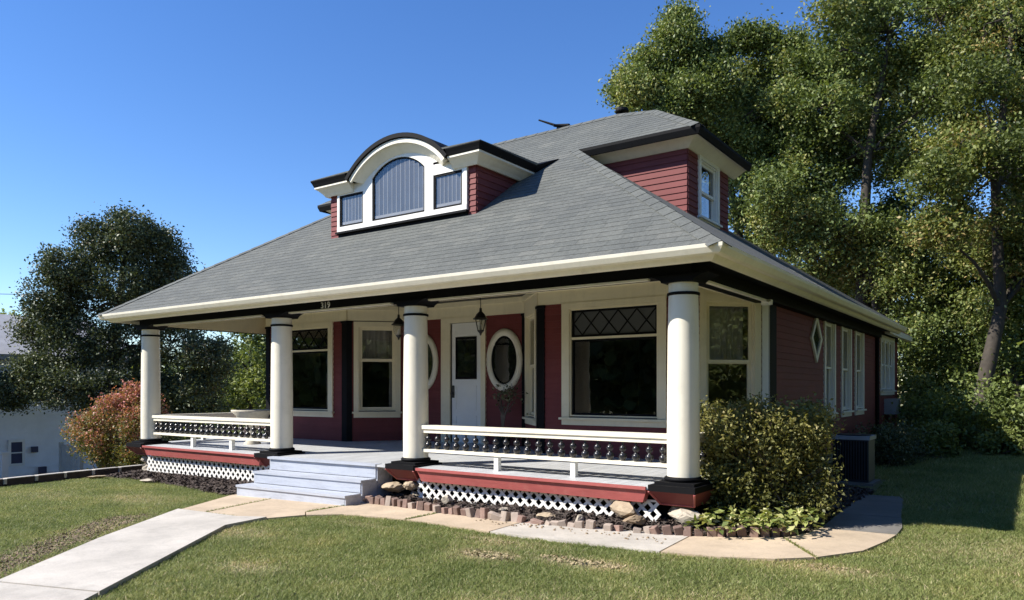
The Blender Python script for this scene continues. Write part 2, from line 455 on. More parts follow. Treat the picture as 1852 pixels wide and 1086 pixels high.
wslab('slab', [(1.12, 0.01), (1.25, 0.4), (1.3, 0.8), (2.06, 0.8), (2.02, 0.35), (1.92, -0.25), (1.615, -0.79)], TAN, walk)
wslab('slab', [(1.3, 0.82), (1.25, 2.0), (1.95, 2.0), (2.05, 1.3), (2.06, 0.82)], CONCD, walk)  # shadow beside the bush put into the slab colour
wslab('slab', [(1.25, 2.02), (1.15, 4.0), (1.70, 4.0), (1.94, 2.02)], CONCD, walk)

# mulch bed
def mound(name, poly, h, seed, mat, step=0.12):
    r = np.random.default_rng(seed)
    xs_ = [p[0] for p in poly]; ys_ = [p[1] for p in poly]
    gx = np.arange(min(xs_), max(xs_) + step, step); gy = np.arange(min(ys_), max(ys_) + step, step)
    P = np.array(poly)
    X, Y = np.meshgrid(gx, gy)
    d = poly_dist(X.ravel(), Y.ravel(), P).reshape(X.shape)
    Z = np.where(d > 0, np.minimum(1, d / 0.40) ** 0.8 * h + r.normal(0, 0.012, X.shape), -0.05)
    base = 0.06 + 0.012 * (X + 5)
    v = np.stack([X, Y, base + Z], -1).reshape(-1, 3)
    ny, nx_ = X.shape
    idx = np.arange(ny * nx_).reshape(ny, nx_)
    q = np.stack([idx[:-1, :-1], idx[:-1, 1:], idx[1:, 1:], idx[1:, :-1]], -1).reshape(-1, 4)
    keep = (d.reshape(-1)[q] > -0.10).any(1)
    me = mesh_np(name, v, q[keep], mat)
    return link(me, name, None, (0, 0, 0), kind='structure')
def inside(x, y, P):
    c = np.zeros(x.shape, bool); n = len(P)
    for i in range(n):
        x0, y0 = P[i]; x1, y1 = P[(i + 1) % n]
        cond = ((y0 > y) != (y1 > y))
        with np.errstate(divide='ignore', invalid='ignore'):
            c ^= cond & (x < (x1 - x0) * (y - y0) / (y1 - y0 + 1e-12) + x0)
    return c
def poly_dist(x, y, P):
    d = np.full(x.shape, 1e9); n = len(P)
    for i in range(n):
        a = np.array(P[i]); b = np.array(P[(i + 1) % n]); e = b - a
        t = np.clip(((x - a[0]) * e[0] + (y - a[1]) * e[1]) / (e @ e + 1e-12), 0, 1)
        d = np.minimum(d, np.hypot(x - a[0] - t * e[0], y - a[1] - t * e[1]))
    return np.where(inside(x, y, P), d, -d)
BED_R = [(-4.75, -0.50), (-4.0, -0.50), (-3.05, -0.60), (-2.09, -0.66), (-1.34, -0.62), (-0.66, -0.55), (-0.15, -0.48), (0.3, -0.34), (0.85, -0.10), (1.25, 0.40), (1.25, 4.6), (0.1, 4.6), (0.1, 0.25), (-4.75, 0.25)]
BED_L = [(-11.9, -0.75), (-10.5, -0.62), (-9.0, -0.75), (-8.0, -0.95), (-7.1, -1.05), (-6.9, -0.4), (-6.9, 0.25), (-11.9, 0.25)]
mound('mulch_bed', BED_R, 0.115, 3, MULCH)
mound('mulch_bed', BED_L, 0.10, 4, MULCH)
SOIL = [(-6.5, -2.6), (-6.7, -3.1), (-6.3, -3.75), (-5.6, -4.55), (-4.6, -5.6), (-4.2, -6.2), (-3.6, -6.0), (-3.9, -5.5), (-5.1, -4.1), (-6.2, -2.75)]
def chips(name, polys, n, mat, seed, zoff, size=(0.015, 0.05)):
    r = np.random.default_rng(seed); C = []
    for P, h in polys:
        P = np.array(P); lo = P.min(0); hi = P.max(0)
        k = int(n * (hi[0] - lo[0]) * (hi[1] - lo[1]))
        q = r.uniform(lo, hi, (k, 2)); d = poly_dist(q[:, 0], q[:, 1], P); q = q[d > -0.03]; d = d[d > -0.03]
        z = 0.06 + 0.012 * (q[:, 0] + 5) + np.minimum(1, np.maximum(d, 0) / 0.40) ** 0.8 * h + zoff
        C.append(np.column_stack([q, z]))
    C = np.concatenate(C); m = len(C)
    L = r.uniform(*size, m)[:, None]; Wd = L * r.uniform(0.3, 0.8, m)[:, None]
    a = r.uniform(0, 2 * np.pi, m); ti = r.normal(0, 0.5, m)
    d1 = np.column_stack([np.cos(a) * np.cos(ti), np.sin(a) * np.cos(ti), np.sin(ti)]); d2 = np.column_stack([-np.sin(a), np.cos(a), r.normal(0, 0.4, m)])
    v = np.stack([C - d1 * L, C - d2 * Wd, C + d1 * L, C + d2 * Wd], 1).reshape(-1, 3)
    v[:, 2] += 0.012
    me = mesh_np(name, v, np.arange(4 * m).reshape(-1, 4), mat, r.random(m))
    o = link(me, name); tag(o, 'dark shredded wood mulch scattered over the beds beside the porch', 'mulch', kind='stuff')
    return o
chips('mulch_chips', [(BED_R, 0.115), (BED_L, 0.10)], 1500, CHIP, 5, 0.0)
sc = chips('soil_crumbs', [(SOIL, 0.0)], 2600, SOILC, 6, -0.006, (0.006, 0.022))
STRAW = paint('dry_grass_thatch', (0.36, 0.285, 0.165), 0.95, 0.3, (0.3, 0.22, 0.13), 0.4, 14, 0.4)
def ell(x, y, a, b): return [(x + a * math.cos(t) * (1 + 0.15 * math.sin(3 * t)), y + b * math.sin(t) * (1 + 0.2 * math.cos(2 * t))) for t in np.linspace(0, 6.28, 18)[:-1]]
th_ = chips('dry_thatch', [(ell(-1.06, -2.28, 0.30, 0.16), -0.008), (ell(-0.16, -2.06, 0.42, 0.13), -0.008), (ell(-1.5, -1.72, 0.30, 0.07), -0.01), (ell(1.85, -1.05, 0.25, 0.10), -0.01)], 1700, STRAW, 15, 0.0, (0.006, 0.024))
th_['label'] = 'dry tan patches of dead thatch in the front lawn'; th_['category'] = 'dead grass'
sc['label'] = 'bare brown soil crumbs along the left side of the concrete path'; sc['category'] = 'soil'

# ---------------------------------------------------------------- house
HX0, HX1, HY1 = -11.34, 0.0, 12.1
FZ = 0.62
EZ, SL, OV = 3.20, 0.68, 0.68
house = thing('house', 'dark red bungalow with grey hip roof, curved front dormer and white columned porch', 'house', (-5.67, 4.0, 0.1))

# --- wall frames (right to left round the front)
SIDE = Frame((0, HY1), (0, 3.2)); CH_B = Frame((0, 3.2), (-0.85, 2.35)); FR_C = Frame((-0.85, 2.35), (-3.5, 2.35))
CH_D = Frame((-3.5, 2.35), (-4.35, 3.2)); DW_E = Frame((-4.35, 3.2), (-7.3, 3.2)); CH_F = Frame((-7.3, 3.2), (-8.15, 2.35))
FR_G = Frame((-8.15, 2.35), (-10.75, 2.35)); CH_H = Frame((-10.75, 2.35), (-11.34, 2.94)); SIDE_L = Frame((HX0, 2.94), (HX0, HY1)); BACK = Frame((HX0, HY1), (0, HY1))

def wall_panels(F, z0, z1, ops, mat, parent, name='wall', n0=-0.12, n1=0.0):
    b = MB(); us = sorted({0.0, F.L} | {v for o in ops for v in o[:2]})
    for i in range(len(us) - 1):
        um = (us[i] + us[i + 1]) / 2
        cuts = sorted([(o[2], o[3]) for o in ops if o[0] < um < o[1]])
        z = z0
        for a, c in cuts:
            if a > z: b.fbox(F, us[i], us[i + 1], n0, n1, z, a)
            z = c
        if z < z1: b.fbox(F, us[i], us[i + 1], n0, n1, z, z1)
    return b.build(name, mat, parent)
def boards(F, z0, z1, ops, parent, mat=RED, exp=0.105, u0=0.0, u1=None, th=0.022, slope=None):
    u1 = F.L if u1 is None else u1
    z = z0
    while z < z1 - 0.01:
        zt = min(z + exp, z1); zm = (z + zt) / 2
        segs = [(u0, u1)]
        if slope: segs = [slope(zm)] if slope(zm) else []
        for o in ops:
            if o[2] < zm < o[3]:
                ns = []
                for a, c in segs:
                    if o[1] <= a or o[0] >= c: ns.append((a, c)); continue
                    if o[0] > a: ns.append((a, o[0]))
                    if o[1] < c: ns.append((o[1], c))
                segs = ns
        for a, c in segs:
            if c - a < 0.02: continue
            b = MB()
            b.hexa([F.p(a, th, z), F.p(c, th, z), F.p(c, 0.002, z), F.p(a, 0.002, z)], [F.p(a, 0.008, zt), F.p(c, 0.008, zt), F.p(c, 0.002, zt), F.p(a, 0.002, zt)])
            b.build('siding_board', mat, parent)
        z += exp
def rect_frame(b, F, u0, u1, z0, z1, w, n0, n1, wb=None, wt=None):
    wb = wb or w; wt = wt or w
    b.fbox(F, u0, u1, n0, n1, z0, z0 + wb); b.fbox(F, u0, u1, n0, n1, z1 - wt, z1)
    b.fbox(F, u0, u0 + w, n0, n1, z0 + wb, z1 - wt); b.fbox(F, u1 - w, u1, n0, n1, z0 + wb, z1 - wt)
def window(F, u0, u1, z0, z1, mat=CREAM2, case=0.12, sashes='double', split=None, head=0.1, sill=True, name='window', glass=GLASS, sash_mat=None, sw=0.05):
    """opening u0..u1 / z0..z1: casing is the part; sashes, panes, sill and bars are its sub-parts"""
    b = MB(); sm = sash_mat or mat
    b.fbox(F, u0 - case, u0, 0.0, 0.045, z0 - 0.02, z1); b.fbox(F, u1, u1 + case, 0.0, 0.045, z0 - 0.02, z1)
    b.fbox(F, u0 - case, u1 + case, 0.0, 0.05, z1, z1 + head)
    b.fbox(F, u0 - case, u1 + case, 0.0, 0.042, z0 - 0.14, z0 - 0.02)
    w = b.build(name, mat, house)
    jb = MB(); rect_frame(jb, F, u0 + 0.001, u1 - 0.001, z0 + 0.001, z1 - 0.001, 0.02, -0.12, 0.02); jb.build('jamb', mat, w)
    if sill:
        s = MB(); s.fbox(F, u0 - case - 0.03, u1 + case + 0.03, 0.0, 0.09, z0 - 0.055, z0 - 0.021); s.build('sill', mat, w)
    if sashes == 'double':
        sp = split or (z0 + z1) / 2
        for za, zb, n in ((sp - 0.02, z1 - 0.02, -0.045), (z0 + 0.02, sp + 0.02, -0.08)):
            s = MB(); rect_frame(s, F, u0 + 0.02, u1 - 0.02, za, zb, sw, n, n + 0.032); s.build('sash', sm, w)
            g = MB(); g.fbox(F, u0 + 0.02 + sw, u1 - 0.02 - sw, n + 0.012, n + 0.016, za + sw, zb - sw); g.build('pane', glass, w)
    elif sashes == 'picture':
        sp = split
        s = MB(); rect_frame(s, F, u0 + 0.02, u1 - 0.02, z0 + 0.02, sp - 0.02, 0.035, -0.06, -0.02); s.build('sash', BLACK, w)
        s = MB(); s.fbox(F, u0 + 0.02, u1 - 0.02, -0.06, 0.012, sp - 0.02, sp + 0.018); s.build('transom_bar', mat, w)
        g = MB(); g.fbox(F, u0 + 0.055, u1 - 0.055, -0.044, -0.040, z0 + 0.055, sp - 0.055); g.build('pane', glass, w)
        s = MB(); rect_frame(s, F, u0 + 0.02, u1 - 0.02, sp + 0.018, z1 - 0.02, 0.035, -0.055, -0.015); s.build('transom_sash', BLACK, w)
        g = MB(); g.fbox(F, u0 + 0.055, u1 - 0.055, -0.044, -0.040, sp + 0.053, z1 - 0.055); g.build('pane', OBSC if F is FR_C else glass, w)
        # diamond leading
        a0, a1, c0, c1 = u0 + 0.055, u1 - 0.055, sp + 0.053, z1 - 0.055
        pitch = 0.32; hgt = c1 - c0; k = 0
        uu = a0 - pitch
        while uu < a1 + pitch:
            for sgn in (1, -1):
                p0 = [uu, c0]; p1 = [uu + sgn * pitch * 1.0, c1]
                t0, t1 = 0.0, 1.0; dx = p1[0] - p0[0]
                for lim, lo in ((a0, True), (a1, False)):
                    t = (lim - p0[0]) / dx
                    if (dx > 0) == lo: t0 = max(t0, t)
                    else: t1 = min(t1, t)
                if t1 - t0 > 0.05:
                    q = MB(); A = F.p(p0[0] + dx * t0, -0.036, c0 + hgt * t0); B = F.p(p0[0] + dx * t1, -0.036, c0 + hgt * t1)
                    q.tube([A, B], 0.011, 5); q.build('leading', BLACK, w)
            uu += pitch
    return w

# openings (u from the right end of each frame)
opC = (0.51, 2.05, 1.29, 3.02); opG = (0.55, 2.09, 1.29, 3.02)
opB = (0.22, 0.98, 1.25, 3.02); opD = (0.22, 0.98, 1.25, 3.02); opF = (0.24, 0.98, 1.29, 3.00)
yS = lambda y: HY1 - y
opS = [(yS(7.48), yS(6.76), 1.30, 3.0), (yS(9.0), yS(8.24), 1.30, 3.0), (yS(10.38), yS(9.60), 1.30, 3.0)]
WT = 3.42
for F, ops in ((SIDE, opS), (CH_B, [opB]), (FR_C, [opC]), (CH_D, [opD]), (DW_E, []), (CH_F, [opF]), (FR_G, [opG]), (CH_H, []), (SIDE_L, []), (BACK, [])):
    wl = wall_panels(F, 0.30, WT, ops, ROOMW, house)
    ft = 3.06 if F in (SIDE, SIDE_L, BACK) else 3.12
    if F not in (SIDE_L, BACK):
        bo = [(o[0] - 0.1, o[1] + 0.1, o[2] - 0.1, o[3] + 0.12) for o in ops]
        if F is DW_E: bo = [(0.9, 2.0, 0.5, 3.2)]
        boards(F, 0.64 if F is not SIDE else 0.52, ft, bo, wl)
    elif F is SIDE_L:
        boards(F, 0.52, ft, [], wl, exp=0.21)
    b = MB()
    if F in (SIDE, SIDE_L, BACK):
        b.fbox(F, 0, F.L, 0.0, 0.035, ft, 3.3); b.build('frieze', BLACK, house)
    else:
        b.fbox(F, 0, F.L, 0.0, 0.04, ft, WT); b.build('frieze', CREAM2, house)
        b = MB(); b.fbox(F, -0.01, F.L + 0.01, 0.04, 0.075, WT - 0.09, WT); b.build('crown_moulding', CREAM2, house)
# corner boards
for F, u0, u1 in ((SIDE, SIDE.L - 0.36, SIDE.L + 0.02), (CH_B, -0.02, 0.10), (FR_C, FR_C.L - 0.12, FR_C.L + 0.01), (CH_D, -0.01, 0.09), (DW_E, 0.0, 0.07), (CH_F, CH_F.L - 0.09, CH_F.L + 0.01), (FR_G, -0.01, 0.14), (FR_G, FR_G.L - 0.12, FR_G.L + 0.01), (FR_C, -0.01, 0.10), (DW_E, DW_E.L - 0.07, DW_E.L), (CH_H, -0.01, 0.1)):
    b = MB(); b.fbox(F, u0, u1, 0.0, 0.034, 0.55, 3.115 if F is not SIDE else 3.058); b.fbox(F, u0 - 0.012, u1 + 0.012, 0.0, 0.052, 3.07 if F is not SIDE else 3.01, 3.112 if F is not SIDE else 3.056)
    b.build('corner_board', BLACK if F is not CH_B else WHITE, house)
window(FR_C, *opC, sashes='picture', split=2.545, case=0.14)
window(FR_G, *opG, sashes='picture', split=2.545, case=0.14)
window(CH_B, *opB, split=2.13, case=0.10)
window(CH_D, *opD, split=2.13, case=0.10)
window(CH_F, *opF, split=2.32, case=0.10)
for o in opS:
    window(SIDE, *o, split=2.14, case=0.10, mat=WHITE, head=0.12, sw=0.04)
# ovals
def oval(F, uc, zc, rx, rz, ix, iz):
    n = 40; b = MB(); ring = []
    for k in range(n):
        a = 2 * math.pi * k / n
        ring.append([F.p(uc + rx * math.cos(a), 0.02, zc + rz * math.sin(a)), F.p(uc + rx * math.cos(a), 0.05, zc + rz * math.sin(a)), F.p(uc + (rx + ix) / 2 * math.cos(a), 0.072, zc + (rz + iz) / 2 * math.sin(a)), F.p(uc + ix * math.cos(a), 0.055, zc + iz * math.sin(a)), F.p(uc + ix * math.cos(a), 0.012, zc + iz * math.sin(a))])
    v = [p for r_ in ring for p in r_]; m = 5
    b.add(v, [(i * m + k, ((i + 1) % n) * m + k, ((i + 1) % n) * m + k + 1, i * m + k + 1) for i in range(n) for k in range(m - 1)])
    w = b.build('oval_window', CREAM, house, smooth=True)
    for rr, nn, mt, nm in ((1.0, 0.026, DARK, 'backing'), (1.0, 0.034, GLASS, 'pane')):
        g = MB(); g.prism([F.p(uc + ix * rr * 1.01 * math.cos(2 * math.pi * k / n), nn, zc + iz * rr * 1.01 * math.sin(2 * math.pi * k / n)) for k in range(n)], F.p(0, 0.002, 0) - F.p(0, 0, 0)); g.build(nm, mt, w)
    g = MB(); rr = []
    for k in range(n):
        a = 2 * math.pi * k / n
        rr.append(F.p(uc + ix * 0.97 * math.cos(a), 0.04, zc + iz * 0.97 * math.sin(a)))
    g.tube(rr + [rr[0], rr[1]], 0.018, 6); g.build('sash', BLACK, w)
oval(DW_E, 0.46, 2.27, 0.41, 0.585, 0.29, 0.45)
oval(DW_E, 2.50, 2.27, 0.41, 0.585, 0.29, 0.45)
# door: opening 1.01..1.77
b = MB(); b.fbox(DW_E, 0.90, 1.01, 0.0, 0.05, 0.66, 3.12); b.fbox(DW_E, 1.77, 2.0, 0.0, 0.05, 0.66, 3.12); b.fbox(DW_E, 1.01, 1.77, 0.0, 0.05, 3.02, 3.12)
b.fbox(DW_E, 1.01, 1.77, 0.0, 0.10, 0.64, 0.68)
dc = b.build('door_casing', CREAM2, house)
b = MB(); b.fbox(DW_E, 1.735, 1.77, 0.002, 0.012, 0.69, 3.0); b.build('door_gap', DARK, dc)
b = MB()
b.fbox(DW_E, 1.02, 1.735, 0.004, 0.022, 0.69, 1.92); b.fbox(DW_E, 1.02, 1.735, 0.004, 0.022, 2.74, 3.01); b.fbox(DW_E, 1.02, 1.12, 0.004, 0.022, 1.92, 2.74); b.fbox(DW_E, 1.64, 1.735, 0.004, 0.022, 1.92, 2.74)
door = b.build('door', DOORW, house)
for z0, z1 in ((0.80, 1.22), (1.32, 1.80)):
    b = MB(); rect_frame(b, DW_E, 1.12, 1.64, z0, z1, 0.02, 0.022, 0.03); b.build('panel_moulding', DOORW, door)
b = MB(); rect_frame(b, DW_E, 1.11, 1.65, 2.79, 2.95, 0.015, 0.022, 0.03); b.build('panel_moulding', DOORW, door)
b = MB(); rect_frame(b, DW_E, 1.12, 1.64, 1.92, 2.74, 0.025, 0.006, 0.034, 0.045, 0.045); b.build('window_frame', BLACK, door)
b = MB(); b.fbox(DW_E, 1.145, 1.615, 0.004, 0.008, 1.96, 2.70); b.build('backing', DARK, door)
b = MB(); b.fbox(DW_E, 1.145, 1.615, 0.014, 0.018, 1.96, 2.70); b.build('pane', GLASS, door)
b = MB(); b.fbox(DW_E, 1.675, 1.725, 0.022, 0.035, 1.56, 1.80); b.lathe(tuple(DW_E.p(1.70, 0.06, 1.64)), [(0.0, -0.03), (0.028, -0.02), (0.032, 0), (0.028, 0.02), (0, 0.03)], 10); b.tube([DW_E.p(1.70, 0.03, 1.64), DW_E.p(1.70, 0.06, 1.64)], 0.012); b.build('handle', BRONZE, door)
# diamond window on the side wall
uc = yS(6.03); b = MB(); n = 4; dv = [(0.0, 0.44), (0.40, 0.0), (0.0, -0.44), (-0.40, 0.0)]
ring = []
for (du, dz) in dv:
    ring += [SIDE.p(uc + du, 0.02, 2.64 + dz), SIDE.p(uc + du, 0.055, 2.64 + dz), SIDE.p(uc + du * 0.72, 0.055, 2.64 + dz * 0.72), SIDE.p(uc + du * 0.72, 0.02, 2.64 + dz * 0.72)]
b.add(ring, [(i * 4 + k, ((i + 1) % 4) * 4 + k, ((i + 1) % 4) * 4 + k + 1, i * 4 + k + 1) for i in range(4) for k in range(3)])
w = b.build('diamond_window', WHITE, house)
for nn, mt, nm in ((0.026, DARK, 'backing'), (0.034, GLASS, 'pane')):
    g = MB(); g.prism([SIDE.p(uc + du * 0.73, nn, 2.64 + dz * 0.73) for du, dz in dv], SIDE.p(0, 0.002, 0) - SIDE.p(0, 0, 0)); g.build(nm, mt, w)
# rear addition with a triple window and window air conditioner
ADD = Frame((-0.02, 15.7), (-0.02, HY1))
wl = wall_panels(ADD, 0.2, 3.2, [(0.85, 2.75, 1.72, 3.02)], ROOMW, house)
boards(ADD, 0.5, 3.06, [(0.75, 2.85, 1.6, 3.14)], wl)
b = MB(); b.fbox(Frame((-6, 15.7), (-0.02, 15.7)), 0, 5.98, -0.1, 0.0, 0.2, 3.2); b.box(-6, 0.25, HY1 - 0.2, 16.1, 3.2, 3.3); b.build('rear_wall', RED, house)
b = MB(); b.fbox(ADD, 0, ADD.L, 0.0, 0.035, 3.06, 3.2); b.build('frieze', BLACK, house)
b = MB(); b.box(0.2, 0.32, HY1 + 0.1, 16.1, 3.1, 3.24); b.build('gutter', CREAM, house)
tw = window(ADD, 0.85, 2.75, 1.72, 3.02, split=2.36, mat=WHITE, case=0.12, head=0.1, sw=0.04)
for u in (1.48, 2.12):
    b = MB(); b.fbox(ADD, u - 0.06, u + 0.06, -0.09, 0.02, 1.75, 3.0); b.build('mullion', WHITE, tw)
b = MB(); b.fbox(ADD, 1.55, 2.25, 0.0, 0.30, 1.08, 1.48); 
wac = b.build('window_air_conditioner', STEEL, None, org=tuple(ADD.p(1.9, 0.15, 1.08)))
tag(wac, 'pale window air conditioner jutting from the red side wall under the triple window', 'air conditioner')
b = MB()
for k in range(9): b.fbox(ADD, 1.60, 1.85, 0.30, 0.304, 1.12 + k * 0.038, 1.142 + k * 0.038)
b.build('grille', ACG, wac)
b = MB(); b.tube([(0.06, HY1 - 0.05, 3.1), (0.06, HY1 - 0.05, 0.4)], 0.045, 8); b.build('downspout', BLACK, house)
# interior
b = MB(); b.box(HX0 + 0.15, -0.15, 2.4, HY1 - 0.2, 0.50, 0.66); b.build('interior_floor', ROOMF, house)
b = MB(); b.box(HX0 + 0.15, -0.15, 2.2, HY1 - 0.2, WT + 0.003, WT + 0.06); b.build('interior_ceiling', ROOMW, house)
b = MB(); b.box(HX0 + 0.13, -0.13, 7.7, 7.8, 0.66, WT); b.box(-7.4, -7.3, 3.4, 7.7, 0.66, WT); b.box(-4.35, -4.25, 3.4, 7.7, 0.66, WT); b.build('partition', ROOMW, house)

# --- porch
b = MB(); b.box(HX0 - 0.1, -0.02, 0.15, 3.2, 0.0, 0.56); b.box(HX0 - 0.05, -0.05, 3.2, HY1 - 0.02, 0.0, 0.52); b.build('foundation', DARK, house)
pf = MB(); pf.box(HX0 - 0.2, 0.2, -0.2, 3.3, 0.545, 0.585); pfl = pf.build('porch_floor', DECK, house)
x = HX0 - 0.24
while x < 0.12:
    b = MB(); z0, z1 = 0.592, 0.662
    b.hexa([(x, -0.32, z0), (x + 0.136, -0.32, z0), (x + 0.136, 3.2, z1 - 0.02), (x, 3.2, z1 - 0.02)], [(x, -0.32, z0 + 0.03), (x + 0.136, -0.32, z0 + 0.03), (x + 0.136, 3.2, z1 + 0.02), (x, 3.2, z1 + 0.02)])
    b.build('floor_board', DECK, pfl); x += 0.14
CX = [-11.34, -7.18, -4.11, 0.0]
for i, cx in enumerate(CX):
    b = MB(); b.lathe((cx, 0, 0), [(0.183, 0.735), (0.184, 1.2), (0.181, 1.7), (0.175, 2.3), (0.167, 2.78), (0.167, 2.93)], 32)
    c = b.build('porch_column', CREAM, house, smooth=True)
    b = MB(); b.lathe((cx, 0, 0), [(0.172, 2.785), (0.184, 2.79), (0.184, 2.815), (0.172, 2.82)], 32); b.build('neck_ring', BLACK, c, smooth=True)
    b = MB(); b.lathe((cx, 0, 0), [(0.20, 0.685), (0.215, 0.70), (0.215, 0.72), (0.19, 0.737)], 32); b.build('base_torus', BLACK, c, smooth=True)
    b = MB(); b.box(cx - 0.235, cx + 0.235, -0.27, 0.24, 0.655, 0.684); b.box(cx - 0.275, cx + 0.275, -0.352, 0.27, 0.585, 0.654); b.build('plinth', BLACK, c)
    b = MB(); N = 6
    for k in range(N):                            # flared bracket capital
        t0, t1 = k / N, (k + 1) / N
        h0 = 0.19 + 0.17 * t0 ** 2; h1 = 0.19 + 0.17 * t1 ** 2
        za, zb = 2.925 + 0.085 * t0, 2.925 + 0.085 * t1
        b.hexa([(cx - h0, -0.19, za), (cx + h0, -0.19, za), (cx + h0, 0.19, za), (cx - h0, 0.19, za)], [(cx - h1, -0.19, zb), (cx + h1, -0.19, zb), (cx + h1, 0.19, zb), (cx - h1, 0.19, zb)])
    b.build('capital', BLACK, c)
    # flared red pier cap and stone pier
    b = MB()
    b.hexa([(cx - 0.20, -0.17, 0.42), (cx + 0.20, -0.17, 0.42), (cx + 0.20, 0.2, 0.42), (cx - 0.20, 0.2, 0.42)], [(cx - 0.27, -0.345, 0.584), (cx + 0.27, -0.345, 0.584), (cx + 0.27, 0.26, 0.584), (cx - 0.27, 0.26, 0.584)])
    pc = b.build('pier_cap', RED, house)
    b = MB()
    for sx in (-1, 1):
        b.tube([(cx + sx * 0.20, -0.175, 0.425), (cx + sx * 0.268, -0.347, 0.580)], 0.014, 5)
    b.tube([(cx - 0.20, -0.175, 0.428), (cx + 0.20, -0.175, 0.428)], 0.014, 5)
    b.build('edge_trim', REDW, pc)

def rock_mesh(name, mat, seed, s=(1, 1, 1), sub=2):
    import bmesh
    bm = bmesh.new(); bmesh.ops.create_icosphere(bm, subdivisions=sub + 1, radius=1.0)
    r = random.Random(seed); offs = [(Vector((r.uniform(-1, 1), r.uniform(-1, 1), r.uniform(-1, 1))).normalized(), r.uniform(0.45, 0.85)) for _ in range(13)]
    for v in bm.verts:
        p = v.co.copy()
        for d, h in offs:
            e = p.dot(d) - h
            if e > 0: p -= d * e * 0.95
        p += Vector((r.gauss(0, 0.035), r.gauss(0, 0.035), r.gauss(0, 0.035)))
        v.co = Vector((p.x * s[0], p.y * s[1], p.z * s[2]))
    me = bpy.data.meshes.new(name); bm.to_mesh(me); bm.free(); me.materials.append(mat)
    return me
for i, cx in enumerate(CX):
    for k, (dx, z, sc_) in enumerate(((-0.02, 0.33, (0.2, 0.2, 0.11)), (0.02, 0.14, (0.21, 0.21, 0.13)))):
        me = rock_mesh('pier_stone', STONEW, 40 + i * 3 + k, sc_)
        place(me, 'pier_stone', house, Matrix.Translation((cx + dx, 0.03, z)))

# skirt boards, deck edge, lattice
for (x0, x1) in ((-3.80, -0.31), (-11.03, -7.35)):
    b = MB(); b.hexa([(x0 + 0.06, -0.285, 0.44), (x1 - 0.06, -0.285, 0.44), (x1 - 0.06, -0.19, 0.44), (x0 + 0.06, -0.19, 0.44)], [(x0, -0.315, 0.588), (x1, -0.315, 0.588), (x1, -0.19, 0.588), (x0, -0.19, 0.588)])
    sk = b.build('porch_skirt', REDW, house)
    b = MB(); b.box(x0, x1, -0.345, -0.322, 0.589, 0.626); b.build('deck_nosing', REDW, sk)
def lattice(x0, x1, z0, z1, y, parent):
    pitch = 0.142; b0 = parent; h = z1 - z0; k = 0; W = 0.019
    for sgn, yy in ((1, y), (-1, y - 0.008)):
        u = x0 - h - pitch
        while u < x1 + h + pitch:
            # line x = u + sgn*(z-z0)
            za, zb = z0, z1
            if sgn > 0: za = max(za, z0 + x0 - u); zb = min(zb, z0 + x1 - u)
            else: za = max(za, z0 + u - x1); zb = min(zb, z0 + u - x0)
            if zb - za > 0.03:
                A = (u + sgn * (za - z0), za); B = (u + sgn * (zb - z0), zb)
                px, pz = W * 0.7071, -sgn * W * 0.7071
                q = MB(); q.prism([(A[0] - px, yy, A[1] - pz), (A[0] + px, yy, A[1] + pz), (B[0] + px, yy, B[1] + pz), (B[0] - px, yy, B[1] - pz)], (0, 0.007, 0)); q.build('lattice_slat', LATW, parent)
            u += pitch
for (x0, x1, z0) in ((-3.90, -0.20, 0.16), (-11.12, -6.98, 0.02)):
    b = MB(); b.box(x0, x1, -0.175, -0.165, 0.435, 0.46); lt = b.build('lattice', LATW, house)
    lattice(x0, x1, z0, 0.448, -0.185, lt)

# railings
bal = MB(); bal.lathe((0, 0, 0), [(0.022, 0.0), (0.030, 0.012), (0.045, 0.035), (0.050, 0.06), (0.040, 0.085), (0.018, 0.10), (0.018, 0.112), (0.034, 0.125), (0.043, 0.148), (0.036, 0.172), (0.016, 0.186), (0.013, 0.21), (0.018, 0.235)], 12)
bal_me = bpy.data.meshes.new('baluster'); bal_me.from_pydata(bal.v, [], bal.f); bal_me.materials.append(BLACKG); bal_me.polygons.foreach_set('use_smooth', [True] * len(bal_me.polygons))
def railing(F, blocks, t0=0.0, t1=None):
    t1 = F.L if t1 is None else t1
    b = MB(); b.fbox(F, t0, t1, -0.055, 0.055, 1.10, 1.155); b.fbox(F, t0, t1, -0.075, 0.075, 1.156, 1.21); r = b.build('porch_railing', CREAM, house)
    b = MB(); b.fbox(F, t0, t1, -0.055, 0.055, 0.825, 0.868); b.build('bottom_rail', CREAM, r)
    n = max(2, int((t1 - t0) / 0.172)); st = (t1 - t0) / n
    for k in range(n):
        q = F.p(t0 + (k + 0.5) * st, 0, 0.868)
        place(bal_me, 'baluster', r, Matrix.Translation(q))
    for u in blocks:
        b = MB(); b.fbox(F, u - 0.035, u + 0.035, -0.035, 0.035, 0.625, 0.824); b.build('support_block', WHITE, r)
railing(Frame((-0.16, 0), (-3.95, 0)), [1.28, 2.47])
railing(Frame((-7.34, 0), (-11.18, 0)), [1.25, 2.48])
railing(Frame((0, 3.1), (0, 0.16)), [1.0, 2.0])
railing(Frame((HX0, 0.16), (HX0, 2.9)), [1.0, 2.0])

